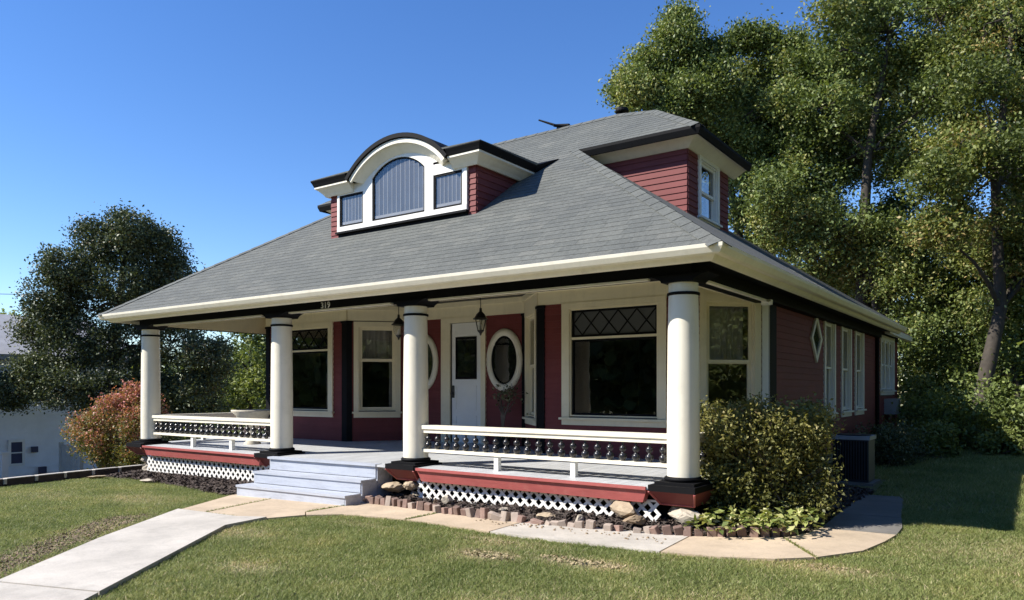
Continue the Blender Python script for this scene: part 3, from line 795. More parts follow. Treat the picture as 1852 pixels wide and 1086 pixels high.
# steps, slightly skewed
st = MB().box(-6.90, -4.62, -0.40, -0.30, 0.05, 0.30).build('front_steps', STEP, house)
steps = [(-0.34, 0.592, 0.27), (-0.62, 0.405, 0.29), (-0.91, 0.215, 0.30)]
def skew(x, y): return (x, y - (x + 4.62) * -0.055 - 0.0)
def sbox(x0, x1, y0, y1, z0, z1):
    f = lambda x, y, z: (x, y + (x + 4.62) * 0.06, z)
    return MB().hexa([f(x0, y0, z0), f(x1, y0, z0), f(x1, y1, z0), f(x0, y1, z0)], [f(x0, y0, z1), f(x1, y0, z1), f(x1, y1, z1), f(x0, y1, z1)])
for i, (yf, zt, dp) in enumerate(((-0.60, 0.42, 0.30), (-0.90, 0.235, 0.30))):
    for k in range(2):
        y0 = yf - 0.02 + k * 0.155
        sbox(-6.93, -4.60, y0, y0 + 0.150, zt - 0.034, zt).build('tread', STEP, st)
for yf, z0, z1 in ((-0.30, 0.425, 0.595), (-0.60, 0.24, 0.384), (-0.90, 0.06, 0.20)):
    sbox(-6.90, -4.63, yf, yf + 0.03, z0, z1).build('riser', STEP, st)
sbox(-6.93, -4.60, -0.335, -0.20, 0.596, 0.630).build('tread', STEP, st)
for x in (-6.93, -4.64):
    q = MB()
    for yf, z1 in ((-0.90, 0.2), (-0.59, 0.385), (-0.29, 0.59)):
        q.v += sbox(x, x + 0.035, yf + 0.003, yf + 0.31, 0.03, z1 - 0.001).v
        n0 = len(q.v) - 8
        q.f += [tuple(n0 + j for j in f) for f in [(3, 2, 1, 0), (4, 5, 6, 7), (0, 1, 5, 4), (1, 2, 6, 5), (2, 3, 7, 6), (3, 0, 4, 7)]]
    q.build('stringer', STEP, st)

# beam, soffits, ceiling, gutter
EP = [(0, HY1 + 0.0), (0, 0), (HX0, 0), (HX0, HY1 + 0.0)]
MB().sweep(EP, [(0.15, 3.0), (0.15, 3.18), (-0.12, 3.18), (-0.12, 3.0)]).build('porch_beam', BLACK, house)
PP = [(0, 3.2), (0, 0), (HX0, 0), (HX0, 2.9)]
MB().sweep(PP, [(-0.121, 3.0), (-0.121, WT), (-0.16, WT), (-0.16, 3.0)]).build('beam_lining', CREAM2, house)
for x0, x1 in ((CX[0] + 0.37, CX[1] - 0.37), (CX[1] + 0.37, CX[2] - 0.37), (CX[2] + 0.37, CX[3] - 0.37)):
    MB().box(x0, x1, -0.15, -0.085, 2.975, 2.999).build('beam_moulding', CREAM, house)
MB().sweep([(0, 2.95), (0, 0.37)], [(0.15, 2.975), (0.15, 2.999), (0.085, 2.999), (0.085, 2.975)]).build('beam_moulding', CREAM, house)
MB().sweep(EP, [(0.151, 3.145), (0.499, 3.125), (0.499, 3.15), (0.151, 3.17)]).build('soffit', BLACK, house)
MB().sweep(EP, [(0.50, 3.062), (0.52, 3.062), (0.545, 3.075), (0.575, 3.11), (0.585, 3.12), (0.585, 3.19), (0.50, 3.19)]).build('fascia', CREAM, house)
MB().sweep(EP, [(0.587, 3.115), (0.645, 3.11), (0.668, 3.122), (0.682, 3.145), (0.70, 3.175), (0.706, 3.210), (0.696, 3.214), (0.587, 3.19)]).build('gutter', CREAM, house)
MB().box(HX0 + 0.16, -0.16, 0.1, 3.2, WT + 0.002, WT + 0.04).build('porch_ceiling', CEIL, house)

# house number 319 on the beam
cu = bpy.data.curves.new('house_number', 'FONT'); cu.body = '319'; cu.size = 0.135; cu.extrude = 0.006; cu.space_character = 1.1
tmp = bpy.data.objects.new('tmp', cu); COL.objects.link(tmp)
bpy.context.view_layer.update()
nm_me = bpy.data.meshes.new_from_object(tmp.evaluated_get(bpy.context.evaluated_depsgraph_get()))
bpy.data.objects.remove(tmp)
nm_me.materials.clear(); nm_me.materials.append(paint('grey_number_paint', (0.75, 0.75, 0.72), 0.5, 0.05))
place(nm_me, 'house_number', house, Matrix.Translation((-6.00, -0.158, 3.010)) @ Matrix.Rotation(math.radians(90), 4, 'X'))

# --- roof
def clip_poly(poly, conv):
    out = poly
    n = len(conv)
    for i in range(n):
        ax, ay = conv[i]; bx, by = conv[(i + 1) % n]
        ins = lambda p: (bx - ax) * (p[1] - ay) - (by - ay) * (p[0] - ax) >= -1e-9
        new = []
        for j in range(len(out)):
            P, Q = out[j], out[(j + 1) % len(out)]
            if ins(P): new.append(P)
            if ins(P) != ins(Q):
                d1 = (bx - ax) * (P[1] - ay) - (by - ay) * (P[0] - ax); d2 = (bx - ax) * (Q[1] - ay) - (by - ay) * (Q[0] - ax)
                t = d1 / (d1 - d2); new.append((P[0] + (Q[0] - P[0]) * t, P[1] + (Q[1] - P[1]) * t))
        out = new
        if not out: return []
    return out
roof_polys = MB()
RIDGE_Y = 5.03
def zf(y): return EZ + SL * (y + OV)
XL, XR = HX0 - OV, HX1 + OV
ZR = zf(RIDGE_Y)
front_lo = [(XL, -OV), (XR, -OV), (XR - 4.05, 3.37), (XL + 4.05, 3.37)]
front_hi = [(XL + 1.72, 3.37), (-1.13, 3.37), (-2.45, 4.68), (-3.4, 5.03), (-7.94, 5.03), (-8.89, 4.68)]
def planeF(x, y): return Vector((x, y, zf(y)))
r_ = MB()
r_.add([planeF(*p) for p in front_lo], [(0, 1, 2, 3)])
r_.add([planeF(*p) for p in front_hi], [tuple(range(6))])
xr = lambda x: EZ + SL * (XR - x); xl = lambda x: EZ + SL * (x - XL)
YB = HY1 + OV - 0.1
r_.add([(XR, -OV, EZ), (XR, YB, EZ), (-5.0, 6.2, xr(-5.0)), (-5.0, RIDGE_Y, xr(-5.0)), (XR - 4.05, 3.37, zf(3.37))], [(0, 1, 2, 3, 4)])
r_.add([(XL, -OV, EZ), (XL, YB, EZ), (-6.34, 6.2, xl(-6.34)), (-6.34, RIDGE_Y, xl(-6.34)), (XL + 4.05, 3.37, zf(3.37))], [(4, 3, 2, 1, 0)])
r_.add([(XL, YB, EZ), (XR, YB, EZ), (-5.0, 6.2, xr(-5.0)), (-5.0, RIDGE_Y, ZR), (-6.34, RIDGE_Y, ZR), (-6.34, 6.2, xl(-6.34))], [tuple(range(6))])
# side-dormer roofs: right and rear faces
for sx in (1, -1):
    X = lambda x: x if sx > 0 else (HX0 - x)
    ev = [(X(-1.13), 3.37, zf(3.37)), (X(-1.13), 5.95, zf(3.37)), (X(-2.45), 4.68, zf(4.68)), (X(-3.4), 5.03, ZR), (X(-5.2), 5.03, ZR), (X(-5.2), 5.95, zf(3.37))]
    r_.add(ev, [(0, 1, 2), (2, 1, 5, 4, 3)] if sx > 0 else [(2, 1, 0), (3, 4, 5, 1, 2)])
roof = r_.build('roof', SHINGLE, house)
# course strips: shingles on the front plane as pieces, the rest joined
def shingle_set(O, U, V, conv, seed, exp=0.145, width=0.31):
    """O origin, U along the eave, V up the slope (unit), conv polygon in (u,t)"""
    N = U.cross(V).normalized(); rr = random.Random(seed); full = []; cut = []
    ts = [p[1] for p in conv]; us = [p[0] for p in conv]
    t = min(ts); row = 0
    while t < max(ts):
        off = rr.random() * width; u = min(us) - off
        while u < max(us):
            quad = [(u + 0.0015, t), (u + width - 0.0015, t), (u + width - 0.0015, t + exp + 0.02), (u + 0.0015, t + exp + 0.02)]
            c = clip_poly(quad, conv)
            if len(c) >= 3:
                if len(c) == 4 and all(min((q[0] - p[0]) ** 2 + (q[1] - p[1]) ** 2 for q in c) < 1e-8 for p in quad): full.append((u, t))
                else: cut.append((c, t))
            u += width
        t += exp; row += 1
    return N, full, cut
EXP, SWD = 0.145, 0.31
sh = MB(); w_, l_ = SWD - 0.003, EXP + 0.02
sh.hexa([(0, 0, 0.001), (w_, 0, 0.001), (w_, l_, 0.001), (0, l_, 0.001)], [(0, 0, 0.009), (w_, 0, 0.009), (w_, l_, 0.004), (0, l_, 0.004)])
sh_me = bpy.data.meshes.new('shingle'); sh_me.from_pydata(sh.v, [], sh.f); sh_me.materials.append(SHINGLE)
cosS = 1 / math.sqrt(1 + SL * SL)
sets = []
Vf = Vector((0, cosS, SL * cosS)); Uf = Vector((1, 0, 0))
sets.append((Vector((0, -OV + 0.01, EZ + 0.0068)), Uf, Vf, [(p[0], (p[1] + OV) / cosS) for p in front_lo], 1))
sets.append((Vector((0, -OV + 0.01, EZ + 0.0068)), Uf, Vf, [(p[0], (p[1] + OV) / cosS) for p in front_hi], 2))
Vr = Vector((-cosS, 0, SL * cosS)); Ur = Vector((0, 1, 0))
sets.append((Vector((XR - 0.01, 0, EZ + 0.0068)), Ur, Vr, [(-OV, 0), (YB, 0), (6.2, 4.9 / cosS), (5.95, 4.05 / cosS), (3.37, 4.05 / cosS)], 3))
Ul = Vector((0, -1, 0)); Vl = Vector((cosS, 0, SL * cosS))
sets.append((Vector((XL + 0.01, 0, EZ + 0.0068)), Ul, Vl, [(-YB, 0), (OV, 0), (-3.37, 4.05 / cosS), (-5.95, 4.05 / cosS)], 4))
cands = []; rest_v = []; rest_f = []; rest_r = []
for O, U, V, conv, sd in sets:
    N, full, cut = shingle_set(O, U, V, conv, sd)
    for u, t in full:
        P = O + U * u + V * t
        d = (P - Vector(CAM)); vis = abs(N.dot(d)) / d.length ** 3
        if N.dot(d) > 0: vis = 0
        hid = (-7.4 < P.x < -3.9 and P.y > 1.2 and V.y > 0 and P.y < 3.3)
        cands.append((0 if hid else vis, u, t, O, U, V, N))
    for c, t in cut:
        n0 = len(rest_v)
        k = len(c)
        for (a, b_) in c:
            h = 0.009 - 0.005 * (b_ - t) / (EXP + 0.02); rest_v.append(tuple(O + U * a + V * b_ + N * h))
        for (a, b_) in c: rest_v.append(tuple(O + U * a + V * b_ + N * 0.001))
        rest_f.append(tuple(n0 + i for i in range(k))); rest_r.append(random.random()); rv = rest_r[-1]
        for i in range(k):
            rest_f.append((n0 + i, n0 + k + i, n0 + k + (i + 1) % k, n0 + (i + 1) % k)); rest_r.append(rv)
cands.sort(key=lambda c: -c[0])
for i, (vis, u, t, O, U, V, N) in enumerate(cands):
    M = Matrix((tuple(U) + (0,), tuple(V) + (0,), tuple(N) + (0,), (0, 0, 0, 1))).transposed()
    P = O + U * (u + 0.0015) + V * t; M.translation = P
    if i < 300:
        place(sh_me, 'shingle', roof, M)
    else:
        n0 = len(rest_v); rv = random.random()
        rest_v += [tuple(M @ Vector(v)) for v in sh.v]; rest_f += [tuple(n0 + j for j in f) for f in sh.f]; rest_r += [rv] * len(sh.f)
q = MB(); q.v = rest_v; q.f = rest_f
ob = q.build('shingle_field', SHINGLE, roof, kind='stuff')
a = ob.data.attributes.new('rnd', 'FLOAT', 'FACE'); a.data.foreach_set('value', rest_r)
# hip and ridge caps
def caps(A, B, nA, nB, step=0.27):
    A = Vector(A); B = Vector(B); d = (B - A).normalized(); L = (B - A).length
    e1 = (Vector(nA).cross(d)); e1 = e1.normalized(); e2 = (Vector(nB).cross(d)).normalized()
    n1, n2 = Vector(nA).normalized(), Vector(nB).normalized()
    if e1.dot(n2) > 0: e1 = -e1
    if e2.dot(n1) > 0: e2 = -e2
    top = (n1 + n2).normalized(); wd = 0.13
    k = 0
    me = None
    while k * step < L - 0.05:
        p0 = A + d * (k * step); p1 = A + d * min(L, k * step + step + 0.04)
        q = MB(); h0, h1 = 0.024, 0.017
        vs = [p0 + e1 * wd + n1 * h0, p0 + top * (h0 + 0.008), p0 + e2 * wd + n2 * h0, p1 + e1 * wd + n1 * h1, p1 + top * (h1 + 0.008), p1 + e2 * wd + n2 * h1]
        lo = [v - top * 0.010 for v in vs]
        q.add(vs + lo, [(0, 1, 4, 3), (1, 2, 5, 4), (6, 9, 10, 7), (7, 10, 11, 8), (0, 6, 7, 1), (1, 7, 8, 2), (0, 3, 9, 6), (2, 8, 11, 5), (3, 4, 10, 9), (4, 5, 11, 10)])
        q.build('hip_cap', SHINGLE, roof); k += 1
nF = (0, -SL, 1); nR = (SL, 0, 1); nL = (-SL, 0, 1)
caps((XR, -OV, EZ), (XR - 4.05, 3.37, zf(3.37)), nF, nR)
caps((XL, -OV, EZ), (XL + 4.05, 3.37, zf(3.37)), nF, nL)
caps((-1.13, 3.37, zf(3.37)), (-2.45, 4.68, zf(4.68)), nF, nR)
caps((-2.45, 4.68, zf(4.68)), (-3.4, 5.03, ZR), nF, (0.3, 0.5, 1))
caps((-3.4, 5.03, ZR), (-7.94, 5.03, ZR), nF, (0, SL, 1))

# --- side dormers (right one in view, left one only its tip)
ZD = zf(3.37)
for sx in (1, -1):
    X = lambda x: x if sx > 0 else (HX0 - x)
    def eav(prof, nm, mt):
        pth = [(X(-1.13), 5.95), (X(-1.13), 3.37), (X(-3.5), 3.37)]
        if sx < 0: pth = pth[::-1]
        MB().sweep(pth, prof).build(nm, mt, house)
    eav([(-0.03, ZD - 0.14), (0.0, ZD - 0.14), (0.035, ZD - 0.05), (0.035, ZD - 0.005), (-0.03, ZD - 0.005)], 'dormer_fascia', BLACK)
    eav([(-0.32, ZD - 0.24), (-0.29, ZD - 0.24), (-0.10, ZD - 0.12), (-0.031, ZD - 0.10), (-0.031, ZD - 0.06), (-0.32, ZD - 0.06)], 'dormer_soffit', CREAM)
    zw = ZD - 0.235
    FF = Frame((X(-1.45), 3.69), (X(-3.45), 3.69)) if sx > 0 else Frame((X(-3.45), 3.69), (X(-1.45), 3.69))
    FS = Frame((X(-1.45), 5.63), (X(-1.45), 3.69)) if sx > 0 else Frame((X(-1.45), 3.69), (X(-1.45), 5.63))
    b = MB(); b.fbox(FF, 0, 2.0, -0.08, 0.0, zw - 1.5, zw); 
    if sx > 0:
        wfr = b.build('dormer_wall', RED, house)
        boards(FF, 4.58, zw, [], wfr, slope=lambda z: (0.0, min(2.0, max(0.05, -1.45 - (XR - (z - EZ) / SL) + 0.12))))
        OD = (0.62, 1.42, 4.70, zw - 0.0)
        ws = wall_panels(FS, 4.4, zw, [OD], ROOMW, house, 'dormer_wall')
        boards(FS, 4.58, zw, [(OD[0] - 0.08, OD[1] + 0.08, OD[2] - 0.12, OD[3] + 0.1)], ws)
        w = window(FS, OD[0], OD[1], OD[2], OD[3] - 0.06, split=5.14, case=0.09, head=0.06, mat=WHITE, sw=0.045)
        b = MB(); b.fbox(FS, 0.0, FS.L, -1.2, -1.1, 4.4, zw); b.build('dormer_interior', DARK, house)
    else:
        b.fbox(FS, 0, FS.L, -0.08, 0.0, zw - 1.5, zw); b.build('dormer_wall', RED, house)

# --- front dormer: low sides and an arched centre
YW, ED = 1.24, 0.26                               # wall plane and overhang
XA, XB = -7.35, -3.96; XM = (XA + XB) / 2 + 0.08
ze = 5.53                                          # eave top
FD = Frame((XB, YW), (XA, YW))                     # u from the right
def ud(x): return XB - x
b = MB(); b.fbox(FD, 0.0, FD.L, -0.08, 0.0, 4.40, ze - 0.08); fdw = b.build('front_dormer', RED, house)
for (a, c) in ((0.0, ud(-4.115)), (ud(-7.14), FD.L)):
    boards(FD, 4.46, ze - 0.22, [], fdw, u0=a, u1=c, exp=0.088)
FDR = Frame((XB, 3.4), (XB, YW)); FDL = Frame((XA, YW), (XA, 3.4))
for F in (FDR, FDL):
    b = MB(); b.fbox(F, 0.001, F.L - 0.001, -0.08, -0.001, 4.3, ze - 0.08); sdw = b.build('dormer_cheek', RED, house)
    if F is FDR: boards(F, 4.46, ze - 0.2, [], sdw, exp=0.105)
# white window surround with three openings
AR, AW = 0.615, 0.0
zb_ = 4.58
xs_w = [(-7.08, -6.47), (-6.24, -5.01), (-4.82, -4.21)]
b = MB()
b.fbox(FD, ud(-4.115), ud(-7.14), 0.0, 0.06, zb_, zb_ + 0.09)
prev = -7.14
for x0, x1 in xs_w:
    b.fbox(FD, ud(x0), ud(prev), 0.0, 0.055, zb_ + 0.09, ze - 0.08); prev = x1
b.fbox(FD, ud(-4.115), ud(prev), 0.0, 0.055, zb_ + 0.09, ze - 0.08)
for x0, x1 in (xs_w[0], xs_w[2]):
    b.fbox(FD, ud(x1), ud(x0), 0.0, 0.052, 5.24, ze - 0.08)
sur = b.build('window_surround', WHITE, house)
b = MB(); b.fbox(FD, ud(-4.10), ud(-7.16), 0.0, 0.09, zb_ - 0.035, zb_ - 0.001); b.fbox(FD, ud(-4.116), ud(-7.139), 0.001, 0.03, zb_ - 0.16, zb_ - 0.036); b.build('flashing', BLACK, sur)
# arched tympanum: wall between window arch and barrel
def seg_arch(x0, x1, zs, rise, n=18):
    w = (x1 - x0) / 2; R = (w * w + rise * rise) / (2 * rise); cz = zs + rise - R; xm = (x0 + x1) / 2
    a = math.asin(w / R)
    return [(xm + R * math.sin(-a + 2 * a * k / n), cz + R * math.cos(-a + 2 * a * k / n)) for k in range(n + 1)]
BX0, BX1 = -6.70, -4.38
inner = seg_arch(-6.24, -5.01, 5.42, 0.26); outer = seg_arch(BX0, BX1, 5.40, 0.55)
b = MB(); n = len(inner)
for k in range(n - 1):
    for y0, y1 in ((YW - 0.052, YW - 0.003),):
        a0, a1, c0, c1 = inner[k], inner[k + 1], outer[k], outer[k + 1]
        b.hexa([(a0[0], y0, a0[1]), (a1[0], y0, a1[1]), (a1[0], y1, a1[1]), (a0[0], y1, a0[1])], [(c0[0], y0, c0[1]), (c1[0], y0, c1[1]), (c1[0], y1, c1[1]), (c0[0], y1, c0[1])])
b.build('tympanum', WHITE, sur)
def barrel(prof_out, y0, y1, th, nm, mt, smooth=False):
    b = MB(); n = len(prof_out)
    xm = (prof_out[0][0] + prof_out[-1][0]) / 2; cz = prof_out[0][1] - 1.0
    inn = []
    for (x, z) in prof_out:
        d = Vector((x - xm, z - cz)); d.normalize(); inn.append((x - d.x * th, z - d.y * th))
    for k in range(n - 1):
        b.hexa([(inn[k][0], y0, inn[k][1]), (inn[k + 1][0], y0, inn[k + 1][1]), (inn[k + 1][0], y1, inn[k + 1][1]), (inn[k][0], y1, inn[k][1])],
               [(prof_out[k][0], y0, prof_out[k][1]), (prof_out[k + 1][0], y0, prof_out[k + 1][1]), (prof_out[k + 1][0], y1, prof_out[k + 1][1]), (prof_out[k][0], y1, prof_out[k][1])])
    return b.build(nm, mt, house, smooth)
o2 = seg_arch(BX0 - 0.02, BX1 + 0.02, 5.45, 0.555, 24)
barrel(o2, YW - ED, 3.6, 0.07, 'arched_roof', BLACK)
o3 = seg_arch(BX0 + 0.05, BX1 - 0.05, 5.42, 0.50, 24)
barrel(o3, YW - ED + 0.035, YW - ED + 0.075, 0.07, 'arch_moulding', CREAM)
# cove soffit under the arch
co = seg_arch(BX0 + 0.10, BX1 - 0.10, 5.40, 0.47, 24); ci = seg_arch(BX0 + 0.24, BX1 - 0.24, 5.36, 0.36, 24); b = MB()
for k in range(24):
    y0, y1 = YW - ED + 0.06, YW - 0.055
    b.hexa([(ci[k][0], y1, ci[k][1]), (ci[k + 1][0], y1, ci[k + 1][1]), (ci[k + 1][0], y1 + 0.02, ci[k + 1][1] + 0.02), (ci[k][0], y1 + 0.02, ci[k][1] + 0.02)], [(co[k][0], y0, co[k][1]), (co[k + 1][0], y0, co[k + 1][1]), (co[k + 1][0], y1, co[k + 1][1] + 0.04), (co[k][0], y1, co[k][1] + 0.04)])
b.build('arch_cove', CREAM, house)
# side eaves with cove and black crown
for side, pth in (('r', [(XB, 3.0), (XB, YW), (BX1 + 0.0, YW)]), ('l', [(BX0 - 0.0, YW), (XA, YW), (XA, 3.0)])):
    MB().sweep(pth, [(0.058, 5.26), (0.075, 5.26), (0.11, 5.31), (0.17, 5.37), (0.22, 5.40), (0.22, 5.45), (0.0, 5.45), (0.0, 5.28)]).build('dormer_soffit', CREAM, house)
    MB().sweep(pth, [(0.19, 5.435), (0.225, 5.43), (0.245, 5.48), (0.27, 5.53), (0.27, 5.545), (0.19, 5.545)]).build('dormer_fascia', BLACK, house)
b = MB()
b.hexa([(BX1 - 0.1, YW - ED - 0.0, 5.548), (XB + 0.275, YW - ED, 5.548), (XB + 0.275, 3.0, 5.548), (BX1 - 0.1, 3.0, 5.548)], [(BX1 - 0.1, YW - ED, 5.575), (XB + 0.275, YW - ED, 5.556), (XB + 0.275, 3.2, 5.60), (BX1 - 0.1, 3.2, 5.75)])
b.build('dormer_roof', SHINGLE, house); b = MB()
b.hexa([(XA - 0.275, YW - ED, 5.548), (BX0 + 0.1, YW - ED, 5.548), (BX0 + 0.1, 3.0, 5.548), (XA - 0.275, 3.0, 5.548)], [(XA - 0.275, YW - ED, 5.556), (BX0 + 0.1, YW - ED, 5.575), (BX0 + 0.1, 3.2, 5.75), (XA - 0.275, 3.2, 5.60)])
b.build('dormer_roof', SHINGLE, house)
# flared tail where the right dormer eave dies into the roof
for x0, sg in ((XB, 1), (XA, -1)):
    b = MB(); b.hexa([(x0 + sg * 0.0, 2.55, 5.40), (x0 + sg * 0.24, 2.55, 5.44), (x0 + sg * 0.30, 3.0, 5.68), (x0, 3.0, 5.60)], [(x0, 2.55, 5.54), (x0 + sg * 0.272, 2.55, 5.55), (x0 + sg * 0.42, 3.05, 5.76), (x0, 3.05, 5.76)])
    b.build('dormer_fascia', BLACK, house)
# the three dormer windows with vertical slats behind the glass
STRIP = paint('pale_glazing_strip', (0.30, 0.30, 0.30), 0.6, 0.1)
PLUM = paint('slate_window_slat', (0.065, 0.078, 0.098), 0.6, 0.15, None, 0, 3, 0.1, 0.45)
for i, (x0, x1) in enumerate(xs_w):
    zt = 5.24 if i != 1 else None
    b = MB(); z0 = zb_ + 0.09
    if zt:
        rect_frame(b, FD, ud(x1), ud(x0), z0, zt, 0.035, 0.004, 0.04)
    else:
        b.fbox(FD, ud(x1), ud(x0), 0.004, 0.04, z0, z0 + 0.035); b.fbox(FD, ud(x1), ud(x1) + 0.035, 0.004, 0.04, z0, 5.42); b.fbox(FD, ud(x0) - 0.035, ud(x0), 0.004, 0.04, z0, 5.42)
        pts = [Vector((x, YW - 0.022, z - 0.012)) for x, z in inner]; b.tube(pts, 0.02, 6)
    w = b.build('dormer_window', BLACK, house)
    nsl = 6 if i != 1 else 11
    for k in range(nsl):
        xa = x0 + 0.05 + (x1 - x0 - 0.10) * k / nsl; xb = x0 + 0.05 + (x1 - x0 - 0.10) * (k + 1) / nsl - 0.022
        if zt: ztop = zt - 0.04
        else:
            xm_ = (xa + xb) / 2; ztop = min(np.interp(xa, [p[0] for p in inner], [p[1] for p in inner]), np.interp(xb, [p[0] for p in inner], [p[1] for p in inner])) - 0.03
        b = MB(); b.fbox(FD, ud(xb), ud(xa), 0.003, 0.018, z0 + 0.09, ztop); b.build('slat', PLUM, w); b = MB(); b.fbox(FD, ud(xb) - 0.018, ud(xb) - 0.004, 0.003, 0.021, z0 + 0.09, ztop); b.build('glazing_strip', STRIP, w)
    b = MB(); b.fbox(FD, ud(x1) + 0.036, ud(x0) - 0.036, 0.003, 0.022, z0 + 0.036, z0 + 0.088); b.build('bottom_rail', STRIP, w)
    b = MB()
    if zt: b.fbox(FD, ud(x1) + 0.03, ud(x0) - 0.03, 0.026, 0.029, z0 + 0.03, zt - 0.03)
    else: b.prism([(x, YW - 0.026, z) for x, z in [(x0 + 0.02, z0 + 0.02), (x1 - 0.02, z0 + 0.02)] + [(min(max(p[0], x0 + 0.02), x1 - 0.02), p[1] - 0.02) for p in inner[::-1]]], (0, -0.003, 0))
    b.build('pane', DGLASS, w)

# --- roof vent pipe and toppled antenna
b = MB(); b.lathe((-3.43, 5.22, 0), [(0.085, 6.95), (0.085, 7.16)], 14); b.lathe((-3.43, 5.22, 0), [(0.02, 7.20), (0.13, 7.20), (0.135, 7.22), (0.12, 7.27), (0.06, 7.29)], 16); b.lathe((-3.43, 5.22, 0), [(0.125, 7.10), (0.125, 7.14)], 14); b.box(-3.45, -3.41, 5.2, 5.24, 7.1, 7.25)
b.build('vent_pipe', BLACK, house, smooth=False)
b = MB(); b.tube([(-4.83, 5.06, 7.03), (-4.83, 5.08, 7.20)], 0.022, 6); b.tube([(-5.30, 5.08, 7.40), (-4.88, 5.08, 7.20), (-4.56, 5.08, 7.13)], [0.018, 0.03, 0.045], 6); b.tube([(-4.85, 4.95, 7.16), (-4.58, 5.2, 7.12)], 0.03, 6)
b.build('antenna', BLACK, house)

# ---------------------------------------------------------------- things on and round the porch
def lantern(x, y, label, globe):
    t = thing('hanging_lantern', label, 'lantern', (x, y, 2.66), 'lanterns hanging from the porch ceiling')
    MB().tube([(x, y, 3.42), (x, y, 3.06)], 0.008, 5).build('chain', BRONZE, t)
    MB().lathe((x, y, 0), [(0.02, 3.14), (0.025, 3.08), (0.075, 3.03), (0.105, 2.97), (0.135, 2.955), (0.135, 2.94), (0.1, 2.935)], 8 if not globe else 16).build('cap', BRONZE, t)
    if globe: MB().lathe((x, y, 0), [(0.10, 2.935), (0.105, 2.87), (0.09, 2.79), (0.055, 2.745)], 16).build('glass', LAMPGLASS, t, smooth=True)
    else:
        MB().lathe((x, y, 0), [(0.098, 2.935), (0.055, 2.755)], 6).build('glass', LAMPGLASS, t)
        b = MB()
        for k in range(6):
            a = 2 * math.pi * k / 6; b.tube([(x + 0.1 * math.cos(a), y + 0.1 * math.sin(a), 2.938), (x + 0.057 * math.cos(a), y + 0.057 * math.sin(a), 2.752)], 0.006, 4)
        b.build('cage', BRONZE, t)
    MB().lathe((x, y, 0), [(0.062, 2.755), (0.055, 2.735), (0.022, 2.70), (0.012, 2.665), (0.0, 2.655)], 10).build('finial', BRONZE, t)
    MB().lathe((x, y, 0), [(0.016, 2.76), (0.02, 2.80), (0.013, 2.86)], 8).build('bulb', FABRIC, t)
lantern(-4.62, 2.2, 'six-sided dark lantern with clear glass hanging in front of the front door', False)
lantern(-6.58, 2.2, 'dark lantern with rounded glass hanging by the narrow window left of the door', True)
b = MB(); b.box(0.06, 0.2, 2.70, 2.78, 2.93, 3.0)
sl_ = b.build('security_light', WHITE, None, org=(0.1, 2.74, 2.96)); tag(sl_, 'small white security camera mounted at the side eave by the bay window', 'camera')
MB().tube([(0.13, 2.74, 3.06), (0.13, 2.74, 2.99)], 0.02, 8).build('bracket', WHITE, sl_)
MB().tube([(0.17, 2.70, 2.96), (0.20, 2.64, 2.94)], 0.03, 10).build('lens', WHITE, sl_)
# curtains
def curtain(F, u0, u1, n, z0, z1, label):
    k = 18; b = MB(); top = []; bot = []
    for i in range(k + 1):
        u = u0 + (u1 - u0) * i / k; nn = n + 0.018 * math.sin(i * 1.9)
        top.append(F.p(u, nn, z1)); bot.append(F.p(u + 0.02 * math.sin(i), nn * 1.0 + 0.004, z0))
    b.add(top + bot, [(i, i + 1, k + 1 + i + 1, k + 1 + i) for i in range(k)])
    o = b.build('curtain', FABRIC, None, smooth=True, org=tuple(F.p((u0 + u1) / 2, n, z0))); tag(o, label, 'curtain', 'curtains behind the bay windows')
curtain(CH_F, 0.28, 0.38, -0.14, 1.33, 2.95, 'white curtain drawn to the right in the angled window of the left bay')
curtain(CH_B, 0.46, 0.56, -0.16, 2.1, 2.95, 'pale curtain strip behind the angled bay window at the right corner')
curtain(CH_B, 0.28, 0.92, -0.22, 2.16, 2.98, 'sheer grey blind filling the upper sash of the angled right corner window')
curtain(CH_F, 0.30, 0.92, -0.24, 2.34, 2.96, 'sheer grey blind filling the upper sash of the angled window in the left bay')
# planter urn on the left porch rail side
t = thing('planter_urn', 'pale cast stone planter on the porch behind the left railing', 'planter', (-9.40, 1.0, 0.62))
MB().lathe((-9.40, 1.0, -0.02), [(0.16, 0.645), (0.16, 0.69), (0.09, 0.75), (0.08, 0.95), (0.14, 1.05), (0.27, 1.12), (0.31, 1.23), (0.40, 1.31), (0.40, 1.34), (0.33, 1.34), (0.30, 1.28)], 20).build('bowl', URN, t, smooth=True)
# leaf quads helper
def leaf_mesh(name, C, size, mat, seed, rnd=None, up=0.3, aspect=0.55, nrm=None):
    r = np.random.default_rng(seed); m = len(C)
    n = r.normal(0, 1, (m, 3)); n[:, 2] += up * 2
    if nrm is not None: n += nrm
    n /= np.linalg.norm(n, axis=1, keepdims=True)
    a = np.cross(n, r.normal(0, 1, (m, 3))); a /= np.linalg.norm(a, axis=1, keepdims=True) + 1e-9
    b = np.cross(n, a)
    L = (size * r.uniform(0.6, 1.25, m))[:, None] * 0.5; Wd = L * aspect
    bend = n * L * 0.25
    v = np.stack([C - a * L, C + b * Wd + bend, C + a * L, C - b * Wd + bend], 1).reshape(-1, 3)
    q = np.arange(4 * m).reshape(-1, 4)
    rv = r.random(m) if rnd is None else rnd
    return mesh_np(name, v, q, mat, rv)
